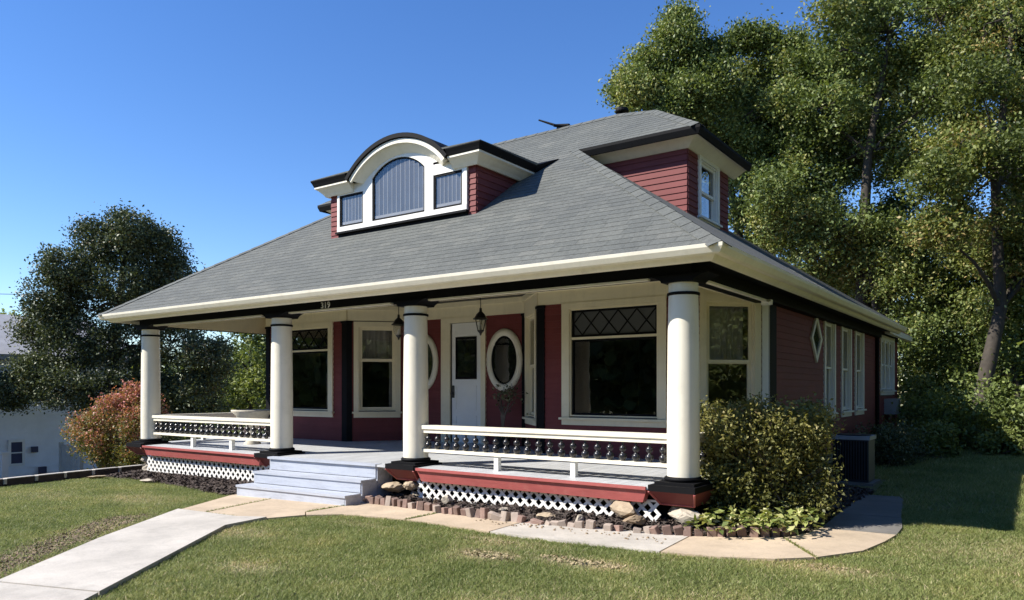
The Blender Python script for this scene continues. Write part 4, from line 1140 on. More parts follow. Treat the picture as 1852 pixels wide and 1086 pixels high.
# dried twiggy plant in front of the wall below the oval window
t = thing('potted_plant', 'spindly dried plant in a dark pot below the oval window right of the door', 'plant', (-4.62, 2.85, 0.65))
MB().lathe((-4.62, 2.85, 0), [(0.12, 0.65), (0.16, 0.95), (0.17, 0.97), (0.14, 0.96)], 14).build('pot', BRONZE, t, smooth=True)
b = MB(); rr = random.Random(3)
for k in range(14):
    p = [(-4.62, 2.85, 0.95), (-4.62 + rr.uniform(-.04, .06), 2.85, 1.25), (-4.62 + rr.uniform(-.16, .26), 2.85 + rr.uniform(-.1, .1), 1.45 + rr.uniform(0, .2)), (-4.60 + rr.uniform(-.25, .42), 2.85 + rr.uniform(-.15, .15), 1.60 + rr.uniform(0, .28))]
    b.tube(p, [0.012, 0.01, 0.007, 0.003], 5)
b.build('stem', TWIG, t)
C = np.array([(-4.55, 2.85, 1.62)]) + rng.normal(0, 1, (140, 3)) * np.array([0.15, 0.09, 0.12]); 
link(leaf_mesh('leaves', C - np.array(ORG[t]), np.full(140, 0.07), LEAF_DARK, 3), 'foliage', t)

# bricks edging the bed (some tumbled)
edge = thing('brick_edging', 'old tumbled brick edging between the mulch bed and the walkway', 'edging', (-2.0, -0.6, 0.1))
bb = MB(); bb.box(-0.045, 0.045, -0.035, 0.035, -0.09, 0.075)
import bmesh
def bevelled(name, mbx, mat, w=0.006):
    bm = bmesh.new(); vs = [bm.verts.new(v) for v in mbx.v]
    for f in mbx.f: bm.faces.new([vs[i] for i in f])
    bmesh.ops.bevel(bm, geom=list(bm.edges), offset=w, segments=1, affect='EDGES')
    me = bpy.data.meshes.new(name); bm.to_mesh(me); bm.free(); me.materials.append(mat); return me
br_me = [bevelled('brick', bb, BRICK), bevelled('brick', bb, BRICKP)]
EDGE_LINE = [(-4.66, -0.54), (-4.0, -0.54), (-3.05, -0.65), (-2.09, -0.71), (-1.34, -0.66), (-0.66, -0.60), (-0.15, -0.53), (0.3, -0.39), (0.62, -0.24), (0.98, 0.02), (1.18, 0.28)]
def along(line, step):
    out = []; carry = 0.0
    for (x0, y0), (x1, y1) in zip(line[:-1], line[1:]):
        L = math.hypot(x1 - x0, y1 - y0); t = carry
        while t < L: out.append((x0 + (x1 - x0) * t / L, y0 + (y1 - y0) * t / L, math.atan2(y1 - y0, x1 - x0))); t += step
        carry = t - L
    return out
rb = random.Random(8); i = 0
for (x, y, a) in along(EDGE_LINE, 0.112):
    i += 1
    pale = 1 if (-2.6 < x < -0.1 and rb.random() < 0.85) or rb.random() < 0.25 else 0
    mid = -1.9 < x < -0.2
    if mid and rb.random() < 0.22: continue
    M = Matrix.Translation((x + rb.gauss(0, 0.012), y + rb.gauss(0, 0.015), gz(x) + 0.058 + rb.gauss(0, 0.016) - (0.03 if mid else 0))) @ Matrix.Rotation(a + rb.gauss(0, 0.2), 4, 'Z') @ Matrix.Rotation(rb.gauss(0, 0.18), 4, 'X') @ Matrix.Rotation(rb.gauss(0, 0.14), 4, 'Y')
    if rb.random() < (0.35 if mid else 0.14): M = M @ Matrix.Rotation(math.radians(90), 4, 'Y')
    M = M @ Matrix.Diagonal((rb.uniform(0.9, 1.12), rb.uniform(0.9, 1.2), rb.uniform(0.85, 1.05), 1))
    place(br_me[pale], 'brick', edge, M)
# rubble on the worn slab
C = np.column_stack([rng.uniform(-2.3, 0.2, 70), -0.73 - np.abs(rng.normal(0, 0.17, 70)), np.zeros(70)]); C[:, 2] = 0.06 + 0.012 * (C[:, 0] + 5) + 0.038
V = []; Fq = []
for k, c in enumerate(C):
    s_ = rng.uniform(0.006, 0.02); a_ = rng.uniform(0, 6.28)
    for dz in (0, 1):
        for j in range(4):
            V.append((c[0] + s_ * math.cos(a_ + j * 1.57) * (1 - 0.3 * dz), c[1] + s_ * math.sin(a_ + j * 1.57) * (1 - 0.3 * dz), c[2] + (dz * s_ * 0.8) - 0.008))
    o_ = 8 * k; Fq += [(o_ + 4, o_ + 5, o_ + 6, o_ + 7)] + [(o_ + j, o_ + (j + 1) % 4, o_ + 4 + (j + 1) % 4, o_ + 4 + j) for j in range(4)]
me = mesh_np('rubble', np.array(V), np.array(Fq), STONEB)
tag(link(me, 'brick_rubble'), 'small crumbs of broken brick scattered on the pale walkway slab', 'rubble', kind='stuff')
# rocks
ROCKS = [(-4.36, -0.18, 0.30, (0.30, 0.17, 0.10), 0.15, STONE, 'long tan fieldstone lying beside the foot of the steps'),
         (-4.02, -0.24, 0.36, (0.17, 0.14, 0.10), -0.1, STONE, 'cream wedge of stone leaning under the pier right of the steps'),
         (-3.22, -0.34, 0.24, (0.11, 0.09, 0.11), 0.5, STONEW, 'pale upright stone against the lattice near the steps'),
         (-3.28, -0.52, 0.18, (0.05, 0.07, 0.12), 0.2, STONE, 'small narrow tan stone standing at the brick edging'),
         (-2.25, -0.36, 0.20, (0.11, 0.07, 0.05), 0.9, STONEW, 'little pale stone half sunk in mulch below mid lattice'),
         (-1.55, -0.46, 0.19, (0.16, 0.08, 0.06), 0.3, STONE, 'flat tan stone between bricks in the middle of the bed'),
         (-1.12, -0.42, 0.20, (0.08, 0.07, 0.07), 1.2, STONEW, 'small whitish stone right of the flat tan stone'),
         (-0.62, -0.30, 0.34, (0.24, 0.14, 0.12), -0.15, STONE, 'large rounded tan boulder in front of the right end of the lattice'),
         (-0.40, -0.42, 0.26, (0.16, 0.12, 0.10), 0.4, STONEB, 'brown stone leaning on the large tan boulder'),
         (0.10, -0.20, 0.30, (0.30, 0.16, 0.13), -0.2, STONEW, 'broad whitish boulder under the right corner column'),
         (-10.1, -0.78, 0.05, (0.22, 0.12, 0.05), 0.1, STONEW, 'flat pale stone in the grass by the left bed'),
         (-11.6, -0.95, 0.03, (0.30, 0.14, 0.05), 0.3, STONE, 'flat tan stone at the far left corner of the porch bed'),
         (0.72, 0.30, 0.19, (0.10, 0.08, 0.05), 0.3, STONEW, 'pale stone at the tip of the leafy ground cover')]
for i, (x, y, z, s_, a_, mt, lab) in enumerate(ROCKS):
    o = link(rock_mesh('rock', mt, 70 + i, tuple(v * 0.82 for v in s_)), 'rock', None, (x, y, z)); o.rotation_euler = (random.uniform(-.15, .15), random.uniform(-.15, .15), a_)
    tag(o, lab, 'rock', 'stones in the porch beds')

# air conditioner condenser by the side wall
t = thing('condenser_unit', 'dark square outdoor air conditioner with pale metal top beside the house', 'air conditioner', (0.72, 5.70, 0.13))
MB().box(0.44, 1.00, 5.42, 5.98, 0.18, 0.88).build('casing', ACG, t)
b = MB(); b.box(0.42, 1.02, 5.40, 6.00, 0.881, 0.945); b.build('top', STEEL, t)
MB().lathe((0.72, 5.70, 0), [(0.26, 0.946), (0.27, 0.96), (0.05, 0.97)], 20).build('fan_guard', ACG, t)
b = MB()
for k in range(13): b.box(0.45 + k * 0.042, 0.47 + k * 0.042, 5.408, 5.419, 0.22, 0.86)
b.build('louvres', BLACK, t)
MB().box(0.36, 1.08, 5.34, 6.06, 0.08, 0.175).build('pad', CONCD, t)

# ---------------------------------------------------------------- plants
def sub_clusters(center, rad, n_sub, r, shell=0.5):
    d = r.normal(0, 1, (n_sub, 3)); d /= np.linalg.norm(d, axis=1, keepdims=True)
    rr_ = shell + (1 - shell) * r.random(n_sub) ** 0.7
    return np.array(center) + d * rr_[:, None] * np.array(rad)
def tree(name, label, cat, base, trunk, clumps, leaf, mat, seed, group=None, leaves=None, sub=26, lps=55, sig=0.30, trunk_r=0.25, up=0.3):
    """trunk: list of points; clumps: (centre, radii) in world metres"""
    r = np.random.default_rng(seed); t = thing(name, label, cat, base, group)
    b = MB(); tp = [Vector(p) for p in trunk]; n = len(tp)
    b.tube(tp, [trunk_r * (1 - 0.75 * i / (n - 1)) for i in range(n)], 9)
    # limbs to clumps
    twg = MB()
    allC = []; allR = []
    for ci_, (c, rad) in enumerate(clumps):
        c = Vector(c); 
        j = min(range(n), key=lambda k: (tp[k] - c).length + (0.6 * max(0, tp[k].z - c.z + 0.8)))
        A = tp[j]; mid = A.lerp(c, 0.55) + Vector((r.normal(0, .2), r.normal(0, .2), r.normal(0.15, .2)))
        r0 = trunk_r * (1 - 0.75 * j / (n - 1)) * 0.5
        b.tube([A, A.lerp(mid, 0.5) + Vector((0, 0, 0.1)), mid, c], [r0, r0 * 0.75, r0 * 0.5, r0 * 0.22], 6)
        S = sub_clusters(c, rad, sub, r)
        for s_ in S[:5]:
            q = c.lerp(Vector(s_), 0.5) + Vector((r.normal(0, .1), r.normal(0, .1), r.normal(0.05, .1)))
            twg.tube([c, q, s_], [0.035, 0.022, 0.008], 4)
        k = lps
        P = np.repeat(S, k, 0) + r.normal(0, 1, (len(S) * k, 3)) * np.array([sig, sig, sig * 0.75])
        tone = np.repeat(r.normal(0, 0.15, len(S)), k) + r.normal(0, 0.14)
        allC.append(P); allR.append(np.clip(r.random(len(P)) * 0.8 + 0.1 + tone, 0, 1))
    b.build('trunk', BARK, t, smooth=True)
    twg.build('twigs', BARK, t, kind='stuff')
    P = np.concatenate(allC); rv = np.concatenate(allR)
    me = leaf_mesh('crown', P - np.array(base), np.full(len(P), leaf), mat, seed + 1, rv, up)
    link(me, 'crown', t)
    return t
def blob_clumps(center, rad, n, r, size=(0.9, 1.5), flat=0.8, low=-1.0):
    out = []
    while len(out) < n:
        d = r.normal(0, 1, 3); d /= np.linalg.norm(d)
        if d[2] < low: continue
        q = np.array(center) + d * np.array(rad) * (0.35 + 0.65 * r.random() ** 0.5)
        s_ = r.uniform(*size); out.append((tuple(q), (s_, s_, s_ * flat)))
    return out
# crowns as (x, y, z, radius) leaf masses, in metres
T1 = [(-8.48,16.93,12.83,0.97), (-7.48,17.61,14.23,0.91), (-6.35,15.62,11.43,1.07), (-5.32,16.44,12.20,1.08), (-5.01,19.01,13.70,0.90), (-5.57,18.30,11.12,1.29), (-4.39,18.93,12.04,1.18), (-3.51,18.42,12.72,0.80), (-6.10,17.52,10.12,1.07), (-4.67,18.54,9.83,1.21), (-3.69,19.15,10.59,1.07), (-7.14,15.38,10.50,0.65)]
T2 = [(-1.76,17.60,12.61,1.10), (-2.17,17.19,10.72,1.15), (-1.02,19.04,11.58,1.37), (-1.83,19.31,9.61,1.41), (-2.88,18.43,8.83,1.22), (-0.21,19.05,9.52,1.08), (-0.89,18.25,13.87,0.89), (-1.95,16.95,13.81,0.70), (0.81,18.18,13.00,1.27), (1.02,18.30,10.95,1.05), (-2.93,16.87,7.23,1.16), (-1.69,17.29,6.88,1.14), (-0.58,18.27,6.56,1.06), (-0.03,20.26,12.41,0.93)]
T3 = [(2.28,17.08,12.14,1.33), (2.85,17.59,10.45,1.18), (1.95,15.93,10.11,0.83), (2.76,15.85,8.12,1.03), (1.49,15.89,8.29,0.89), (0.99,14.94,7.46,0.72), (2.79,17.39,6.49,0.94), (1.82,18.23,5.94,0.91), (2.65,17.81,5.31,0.96), (1.10,15.16,6.00,0.68), (3.57,19.15,11.95,1.47), (3.70,18.94,8.27,1.46), (3.43,18.55,5.49,1.28)]
T4 = [(-3.99,16.89,7.01,0.91), (-2.71,17.35,5.94,1.04), (-1.62,18.20,5.41,1.05), (-0.20,17.84,4.90,1.00), (0.45,20.28,5.49,0.92), (0.91,20.54,4.20,1.06), (0.28,17.58,3.49,0.84), (-0.21,19.09,2.53,0.90), (0.68,19.60,2.52,1.04), (-3.51,15.84,7.90,0.87), (-0.85,17.94,5.84,0.88)]
T5 = [(2.10,18.06,4.09,0.90), (2.74,20.05,3.71,1.04), (1.97,18.01,2.62,0.95), (2.74,19.72,1.98,1.02), (0.42,16.39,1.32,0.80), (1.34,18.91,1.12,1.03), (2.46,19.76,0.52,1.03), (0.78,17.02,0.34,0.73), (1.69,18.04,-0.01,0.74), (2.88,20.13,-0.26,0.86), (3.58,19.93,2.65,1.35), (3.57,19.09,0.50,1.14)]
TD = [(-20.20,4.19,6.62,0.74), (-21.22,3.66,6.39,0.79), (-20.22,5.11,6.33,0.81), (-21.74,2.98,5.56,0.73), (-20.10,5.61,5.48,0.70), (-22.28,2.80,4.62,0.79), (-22.42,3.96,4.74,1.01), (-20.41,4.21,5.16,0.97), (-20.62,5.33,4.57,1.01), (-23.33,2.91,3.62,0.76), (-22.03,3.44,3.33,0.98), (-20.89,4.28,3.24,1.07), (-19.78,5.33,3.25,0.99), (-18.73,5.95,2.71,0.81), (-22.78,2.53,2.25,0.74), (-21.82,3.01,1.81,0.87), (-23.65,2.31,1.72,0.63),  (-20.46,3.72,1.63,0.95), (-20.48,5.16,1.63,1.00), (-19.23,5.86,1.54,0.91), (-19.87,5.76,0.53,0.73), ]
TL = [(-28.68,14.19,3.49,0.98), (-26.52,13.58,4.31,0.65), (-28.92,13.74,2.13,1.08), (-26.98,13.92,2.12,0.95), (-28.49,12.71,0.93,0.84), (-28.75,14.56,0.90,0.99), (-26.30,13.88,3.41,0.78), (-26.87,14.78,1.32,1.07), (-26.24,16.27,2.13,1.37), (-27.78,13.27,4.74,0.37)]
TF = [(-64.14,17.13,7.03,0.89), (-64.40,18.26,6.00,0.99), (-64.78,17.09,5.06,0.80), (-63.30,18.72,4.64,0.90), (-65.33,15.94,6.35,1.32)]
RS = [(-14.90,0.33,0.82,0.36), (-14.20,0.56,1.21,0.41), (-14.30,1.19,1.46,0.39), (-14.36,0.33,0.52,0.38), (-14.88,1.16,0.58,0.48), (-13.47,0.88,0.90,0.40), (-14.12,1.39,1.32,0.40), (-13.57,0.81,0.27,0.35), (-14.25,0.65,0.18,0.26)]

F1 = [(-3.2,17.9,12.1,0.70), (-3.6,17.6,9.0,0.57), (-5.7,17.0,10.8,0.73), (-4.2,18.4,10.1,0.55), (-6.6,15.9,13.5,0.63), (-5.9,18.7,12.3,0.59), (-5.7,19.8,13.4,0.74), (-7.7,14.6,11.8,0.63), (-4.0,20.9,8.1,0.57), (-5.0,17.5,10.2,0.53), (-6.7,15.8,11.4,0.49), (-4.6,19.4,13.4,0.79), (-6.6,19.1,13.9,0.81), (-5.3,19.9,12.5,0.73), (-7.1,16.9,13.0,0.59), (-6.9,18.6,12.9,0.93), (-4.6,19.1,11.4,0.62), (-4.4,20.2,8.7,0.88), (-4.3,17.4,8.8,0.49), (-3.5,17.3,11.3,0.72), (-5.6,19.5,11.7,0.57), (-3.2,17.8,9.9,0.49), (-6.3,16.5,11.2,0.71), (-3.3,17.9,12.9,0.70)]
F2 = [(-2.8,20.4,12.7,0.73), (-1.4,21.8,16.9,0.61), (-1.9,21.8,11.8,0.66), (-2.4,20.6,11.1,0.55), (-3.2,18.5,11.0,0.86), (-1.0,23.0,10.2,0.60), (-0.4,19.7,15.1,0.52), (0.1,23.5,13.5,0.58), (-3.4,20.3,9.0,0.56), (-0.1,23.0,12.2,0.80), (-1.4,22.4,13.1,0.56), (-1.7,20.9,10.1,0.51), (-2.3,21.9,16.6,0.71), (-3.2,21.5,10.8,0.75), (-1.8,20.0,14.1,0.52), (0.4,21.4,15.0,0.57), (-2.4,20.7,9.7,0.70), (-2.3,22.2,13.0,0.86), (-1.1,23.0,12.2,0.92), (0.1,23.1,7.4,0.80), (-1.6,19.7,13.0,0.60), (-0.5,20.5,12.8,0.75), (-0.9,19.6,10.3,0.81), (-3.2,21.1,8.1,0.62), (-0.8,20.4,7.9,0.66), (-1.5,21.4,15.6,0.57), (0.2,20.3,13.2,0.52), (-1.6,19.7,7.2,0.59), (0.1,20.6,15.8,0.52), (-3.0,21.2,12.1,0.90), (-2.4,19.9,13.2,0.65)]
F3 = [(2.9,20.3,11.9,0.53), (3.9,20.0,6.8,0.66), (3.9,19.8,11.6,0.68), (2.7,19.9,14.3,0.77), (3.4,21.0,10.0,0.78), (1.9,18.2,12.8,0.57), (4.2,22.6,8.5,0.65), (1.2,18.3,12.1,0.70), (1.1,18.0,14.1,0.49), (3.1,21.1,7.0,0.47), (2.9,21.5,8.1,0.59), (1.9,20.3,14.9,0.72), (2.2,18.6,9.0,0.48), (4.2,21.9,14.8,0.67), (1.3,19.4,13.9,0.60), (3.6,20.7,13.6,0.57), (1.5,17.8,9.0,0.68), (2.5,19.8,13.1,0.71), (3.4,19.2,12.3,0.52), (3.1,19.7,10.8,0.65), (2.3,18.9,11.2,0.53), (3.7,22.2,9.5,0.78), (4.4,22.1,13.3,0.73), (1.2,18.4,8.0,0.53), (4.3,21.5,10.2,0.70), (1.3,18.5,10.0,0.53), (0.8,18.6,9.3,0.49), (3.4,19.8,8.3,0.71), (4.4,22.6,11.7,0.54), (3.5,22.0,15.0,0.48), (2.8,19.0,8.5,0.50), (2.2,18.3,12.0,0.76), (3.9,21.4,11.0,0.48), (1.5,19.1,11.3,0.60), (2.8,19.3,10.0,0.44), (3.6,21.1,7.6,0.46), (4.4,22.2,9.2,0.61), (1.0,18.9,7.2,0.63), (0.9,20.3,11.4,0.61), (3.0,19.0,13.1,0.50), (1.8,20.6,6.7,0.65)]
F4 = [(-0.8,22.7,4.3,0.85), (-0.0,20.0,1.5,0.52), (0.3,21.8,-0.1,0.57), (1.0,20.9,0.8,0.71), (0.4,22.4,5.5,0.81), (-2.6,20.3,5.1,0.80), (-1.3,21.9,5.6,0.69), (-3.3,20.5,5.9,0.61), (-0.3,21.3,6.5,0.79), (-0.8,19.6,6.8,0.76), (0.8,24.1,4.8,0.60), (-2.3,19.4,6.9,0.64), (0.1,23.6,2.6,0.84), (-1.5,20.7,4.6,0.65), (0.6,20.2,3.3,0.68), (-1.8,21.9,6.7,0.90), (-2.5,21.4,6.0,0.86), (0.4,22.8,1.6,0.81), (-3.5,18.9,6.8,0.71), (-0.6,23.3,5.9,0.75), (0.2,21.3,4.3,0.56), (-0.3,22.3,3.4,0.53), (0.1,20.9,0.7,0.60)]
F5 = [(3.8,22.5,4.1,0.81), (4.2,21.9,2.0,0.56), (1.3,21.0,2.4,0.49), (3.6,19.7,1.0,0.55), (4.4,23.4,0.6,0.72), (2.2,19.2,5.3,0.71), (2.8,21.6,4.9,0.83), (3.9,20.2,2.7,0.58), (1.2,20.7,6.4,0.49), (1.7,20.9,1.4,0.53), (2.2,20.8,3.2,0.71), (4.4,22.3,4.6,0.48), (3.7,20.6,4.7,0.68), (3.5,22.4,6.3,0.79), (2.7,21.1,0.8,0.68), (2.4,19.0,4.1,0.47), (2.4,19.9,1.9,0.70), (3.2,21.3,5.5,0.69), (3.2,19.3,1.8,0.50), (2.5,18.5,5.9,0.50), (2.8,20.8,2.6,0.46), (4.4,20.8,6.0,0.75), (1.8,19.7,0.1,0.73), (1.3,19.6,5.1,0.66), (1.6,20.6,3.1,0.68), (4.4,22.3,3.8,0.57), (3.7,22.1,0.1,0.57), (3.2,21.5,3.5,0.54), (2.5,18.7,0.2,0.65), (4.0,21.8,5.6,0.79), (1.6,21.1,4.0,0.52)]
T1B = [(-6.82,16.18,14.42,0.38), (-7.07,16.01,13.84,0.42), (-7.69,15.57,13.01,0.42), (-8.19,15.21,12.28,0.46), (-8.37,15.08,12.00,0.30), (-5.00,17.47,13.77,0.42), (-4.43,17.88,13.84,0.38), (-3.59,18.47,13.46,0.42), (-5.86,16.87,13.27,0.48), (-7.80,15.49,11.71,0.42), (-5.00,17.47,9.05,0.72), (-4.90,17.55,7.94,0.72), (-4.49,17.83,6.95,0.72), (-7.32,15.83,12.28,0.57), (-6.36,16.51,12.85,0.57)]
T1 = [(x, y, z, r * 0.82) for x, y, z, r in T1[2:] if z < 12.6] + T1B
def cl(L, flat=0.8): return [((x, y, z), (r, r, r * flat)) for x, y, z, r in L]
tree('shade_tree', 'tall green tree whose pointed crown rises just right of the roof vent', 'tree', (-5.13, 17.9, 0.1), [(-5.13, 17.87, 0.0), (-5.2, 17.8, 4), (-5.29, 17.76, 7.6), (-5.84, 17.37, 10.3), (-6.6, 17.0, 12.6)], cl(T1) + cl(F1, 0.85), 0.125, LEAF_OAK, 101, 'tall trees behind the house', sub=26, lps=115, sig=0.26, trunk_r=0.24)
tree('shade_tree', 'largest green tree in the middle of the right background above the side dormer', 'tree', (-1.14, 18.25, 0.1), [(-1.14, 18.25, 0.0), (-1.36, 18.1, 3.5), (-1.36, 18.1, 6.3), (-1.21, 18.2, 9.3), (-0.63, 18.6, 13.2)], cl(T2) + cl(F2, 0.85), 0.125, LEAF_OAK, 102, 'tall trees behind the house', sub=26, lps=115, sig=0.26, trunk_r=0.30)
tree('shade_tree', 'yellowish green tree with a dark leaning trunk at the right edge', 'tree', (1.8, 16.6, 0.15), [(1.80, 16.6, 0.1), (2.05, 16.8, 2.0), (2.41, 17.09, 4.0), (2.28, 17.0, 7.6), (2.66, 17.27, 11.8)], cl(T3, 0.65) + cl(F3, 0.85), 0.115, LEAF_YEL, 103, 'tall trees behind the house', sub=26, lps=115, sig=0.25, trunk_r=0.26)
tree('shade_tree', 'mid height leafy tree just behind the far end of the side eave', 'tree', (-0.7, 18.0, 0.1), [(-0.69, 17.96, 0.0), (-0.83, 17.86, 3.5), (-1.12, 17.65, 5.8)], cl(T4) + cl(F4, 0.85), 0.12, LEAF_OAK, 104, 'tall trees behind the house', sub=26, lps=105, sig=0.26, trunk_r=0.18)
tree('understory_tree', 'low dark leafy tree under the leaning trunk at the right edge', 'tree', (2.9, 18.7, 0.15), [(2.9, 18.67, 0.1), (2.77, 18.57, 1.8), (2.23, 18.19, 3.4)], cl(T5) + cl(F5, 0.85), 0.115, LEAF_OAK, 105, None, sub=26, lps=105, sig=0.26, trunk_r=0.14)
tree('broad_tree', 'large dense dark green tree left of the porch in front of the neighbouring house', 'tree', (-21.2, 4.0, -1.45), [(-21.22, 4.01, -1.5), (-21.22, 4.01, 1.0), (-21.1, 4.1, 2.8), (-20.93, 4.21, 4.5), (-20.7, 4.3, 6.0)], cl(TD, 0.9), 0.10, LEAF_DARK, 106, None, sub=44, lps=140, sig=0.19, trunk_r=0.30)
tree('light_tree', 'lighter green leafy tree seen through the open left end of the porch', 'tree', (-27.9, 14.0, -1.45), [(-27.92, 13.97, -1.5), (-27.92, 13.97, 2.4), (-27.8, 14.05, 4.3)], cl(TL), 0.2, LEAF_LIGHT, 107, None, sub=24, lps=45, sig=0.3, trunk_r=0.2)
tree('distant_tree', 'small pale distant tree at the far left edge below the wire', 'tree', (-64.4, 17.5, -1.9), [(-64.38, 17.53, -1.9), (-64.38, 17.53, 4.6), (-64.38, 17.53, 6.8)], cl(TF), 0.3, LEAF_LIGHT, 108, None, sub=20, lps=40, sig=0.35, trunk_r=0.25)

def shrub(name, label, base, clumps, leaf, mat, seed, sub, lps, sig, stems=14, group=None, stem_mat=TWIG, up=0.3, grad=0.35, base_r=0.15):
    r = np.random.default_rng(seed); t = thing(name, label, 'shrub', base, group)
    b = MB(); allC = []; allR = []
    for c, rad in clumps:
        S = sub_clusters(c, rad, sub, r, 0.55); S[:, 2] = np.maximum(S[:, 2], base[2] + 0.03)
        P = np.repeat(S, lps, 0) + r.normal(0, 1, (len(S) * lps, 3)) * sig
        P = P[P[:, 2] > base[2] - 0.02]
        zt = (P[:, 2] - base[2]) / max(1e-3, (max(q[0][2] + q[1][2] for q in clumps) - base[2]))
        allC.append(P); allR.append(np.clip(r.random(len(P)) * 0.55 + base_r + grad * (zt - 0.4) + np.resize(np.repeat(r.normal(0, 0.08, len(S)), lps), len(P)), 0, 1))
        for s_ in S[:stems]:
            f0 = Vector((base[0] + r.normal(0, 0.15), base[1] + r.normal(0, 0.15), base[2]))
            m_ = f0.lerp(Vector(s_), 0.5) + Vector((r.normal(0, .06), r.normal(0, .06), 0.05))
            b.tube([f0, m_, s_], [0.016, 0.011, 0.004], 4)
    b.build('stems', stem_mat, t)
    P = np.concatenate(allC)
    link(leaf_mesh('foliage', P - np.array(base), np.full(len(P), leaf), mat, seed + 1, np.concatenate(allR), up), 'foliage', t)
    return t
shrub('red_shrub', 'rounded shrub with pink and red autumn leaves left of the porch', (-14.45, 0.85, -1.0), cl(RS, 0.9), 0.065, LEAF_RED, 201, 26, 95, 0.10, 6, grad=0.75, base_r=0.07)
# clipped privet at the right corner
r0 = np.random.default_rng(5); PV = []
ax, ay = Vector((0.8156, 0.5786)), Vector((-0.5786, 0.8156))
for gx in range(5):
    for gy in range(4):
        for gk in range(4):
            if gk < 1 and r0.random() < 0.35: continue
            q = Vector((0.36, 0.36)) + ax * (gx * 0.265) + ay * (gy * 0.27) + Vector((r0.normal(0, .04), r0.normal(0, .04)))
            PV.append(((q.x, q.y, 0.46 + gk * 0.29 + r0.normal(0, .04)), (0.20, 0.20, 0.18)))
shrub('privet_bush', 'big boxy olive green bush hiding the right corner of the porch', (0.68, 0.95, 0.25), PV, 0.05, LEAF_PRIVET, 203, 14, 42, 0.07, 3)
def small(name, lab, c, rad, leaf, mat, seed, n=5, group=None, sub=14, lps=30):
    r = np.random.default_rng(seed); z0 = c[2]
    C = [((c[0] + r.normal(0, rad * .5), c[1] + r.normal(0, rad * .5), z0 + rad * r.uniform(.3, 1.0)), (rad * .55, rad * .55, rad * .5)) for _ in range(n)]
    return shrub(name, lab, c, C, leaf, mat, seed, sub, lps, rad * 0.16, 4, group)
small('low_shrub', 'small sunlit shrub at the edge of the dark lawn behind the house', (1.30, 11.6, 0.15), 0.55, 0.11, LEAF_LIGHT, 211, 6)
small('low_shrub', 'little bright shrub near the right edge where the lawn meets the trees', (2.35, 13.2, 0.15), 0.42, 0.11, LEAF_LIGHT, 212, 5)
small('dark_hedge', 'dark shaded hedge behind the outdoor air conditioner', (0.75, 9.2, 0.13), 0.62, 0.07, LEAF_DARK, 213, 9, None, 18, 40)
small('dark_hedge', 'shaded shrub mass left of the bright low shrub under the rear trees', (0.9, 14.2, 0.13), 1.0, 0.12, LEAF_OAK, 214, 9)
small('dark_hedge', 'shaded shrub mass under the leaning trunk', (2.6, 15.2, 0.15), 1.3, 0.13, LEAF_OAK, 215, 9)
small('dark_hedge', 'shaded shrub mass at the right edge behind the lawn', (4.2, 14.8, 0.2), 1.3, 0.13, LEAF_OAK, 216, 9)
small('green_shrub', 'deep green shrub between the red shrub and the left corner column', (-13.2, 2.0, -0.9), 1.1, 0.09, LEAF_DARK, 217, 10, None, 18, 40)
small('green_shrub', 'bright green shrub beyond the porch rail beside the planter', (-15.2, 4.6, -1.2), 1.35, 0.12, LEAF_LIGHT, 218, 9, None, 16, 40)
# leafy ground cover below the privet
C = []; r0 = np.random.default_rng(9)
GC = np.array([(0.35, -0.16), (0.65, 0.0), (0.95, 0.15), (1.12, 0.42), (1.18, 0.75), (0.75, 0.35), (0.45, 0.15), (0.45, -0.28), (0.75, -0.16), (0.98, -0.02), (1.2, 0.22), (0.95, 0.65)])
for (x, y) in GC:
    for k in range(46):
        a = r0.uniform(0, 6.28); d = r0.random() ** 0.6 * 0.24
        C.append((x + d * math.cos(a), y + d * math.sin(a), gz(x) + 0.07 + 0.22 * (1 - (d / 0.26) ** 2) * r0.uniform(0.6, 1.1)))
C = np.array(C)
tag(link(leaf_mesh('ground_cover', C, np.full(len(C), 0.11), LEAF_HOSTA, 19, None, 1.4, 0.5), 'ground_cover'), 'pale yellow green leafy ground cover at the foot of the big bush', 'ground cover', kind='stuff')

# ---------------------------------------------------------------- lawn edging and the neighbour's yard on the left
ed = thing('lawn_edging', 'low edging of pale blocks with shade painted on their faces along the left end of the lawn', 'edging', (-12.1, -2.0, 0.0))
eb = MB(); eb.box(-0.25, 0.25, -0.07, 0.07, -0.25, 0.03)
eb_me = bevelled('edging_block', eb, EDGEB, 0.01)
et = MB(); et.box(-0.25, 0.25, -0.075, 0.06, 0.031, 0.046); et.box(-0.31, -0.252, -0.08, 0.08, -0.06, 0.04)
et_me = bevelled('block_cap', et, CONC, 0.006)
EL = [(-11.55, -4.4), (-11.72, -3.0), (-11.85, -2.2), (-12.05, -1.1), (-12.2, 0.1), (-12.3, 1.4)]
for (x, y, a) in along(EL, 0.56):
    M = Matrix.Translation((x, y, gz(x) + 0.11)) @ Matrix.Rotation(a, 4, 'Z')
    o = place(eb_me, 'edging_block', ed, M); place(et_me, 'block_cap', ed, M).parent = ed
nh = thing('neighbour_house', 'white sided house partly hidden behind the dark tree on the left', 'house', (-27.5, 5.0, -1.55))
NF = Frame((-25.0, 6.6), (-25.0, -6.0))          # faces +x
b = MB(); b.box(-33, -25.06, -6, 6.6, -1.6, 2.75); nw = b.build('wall', NWALL, nh)
z = -1.55
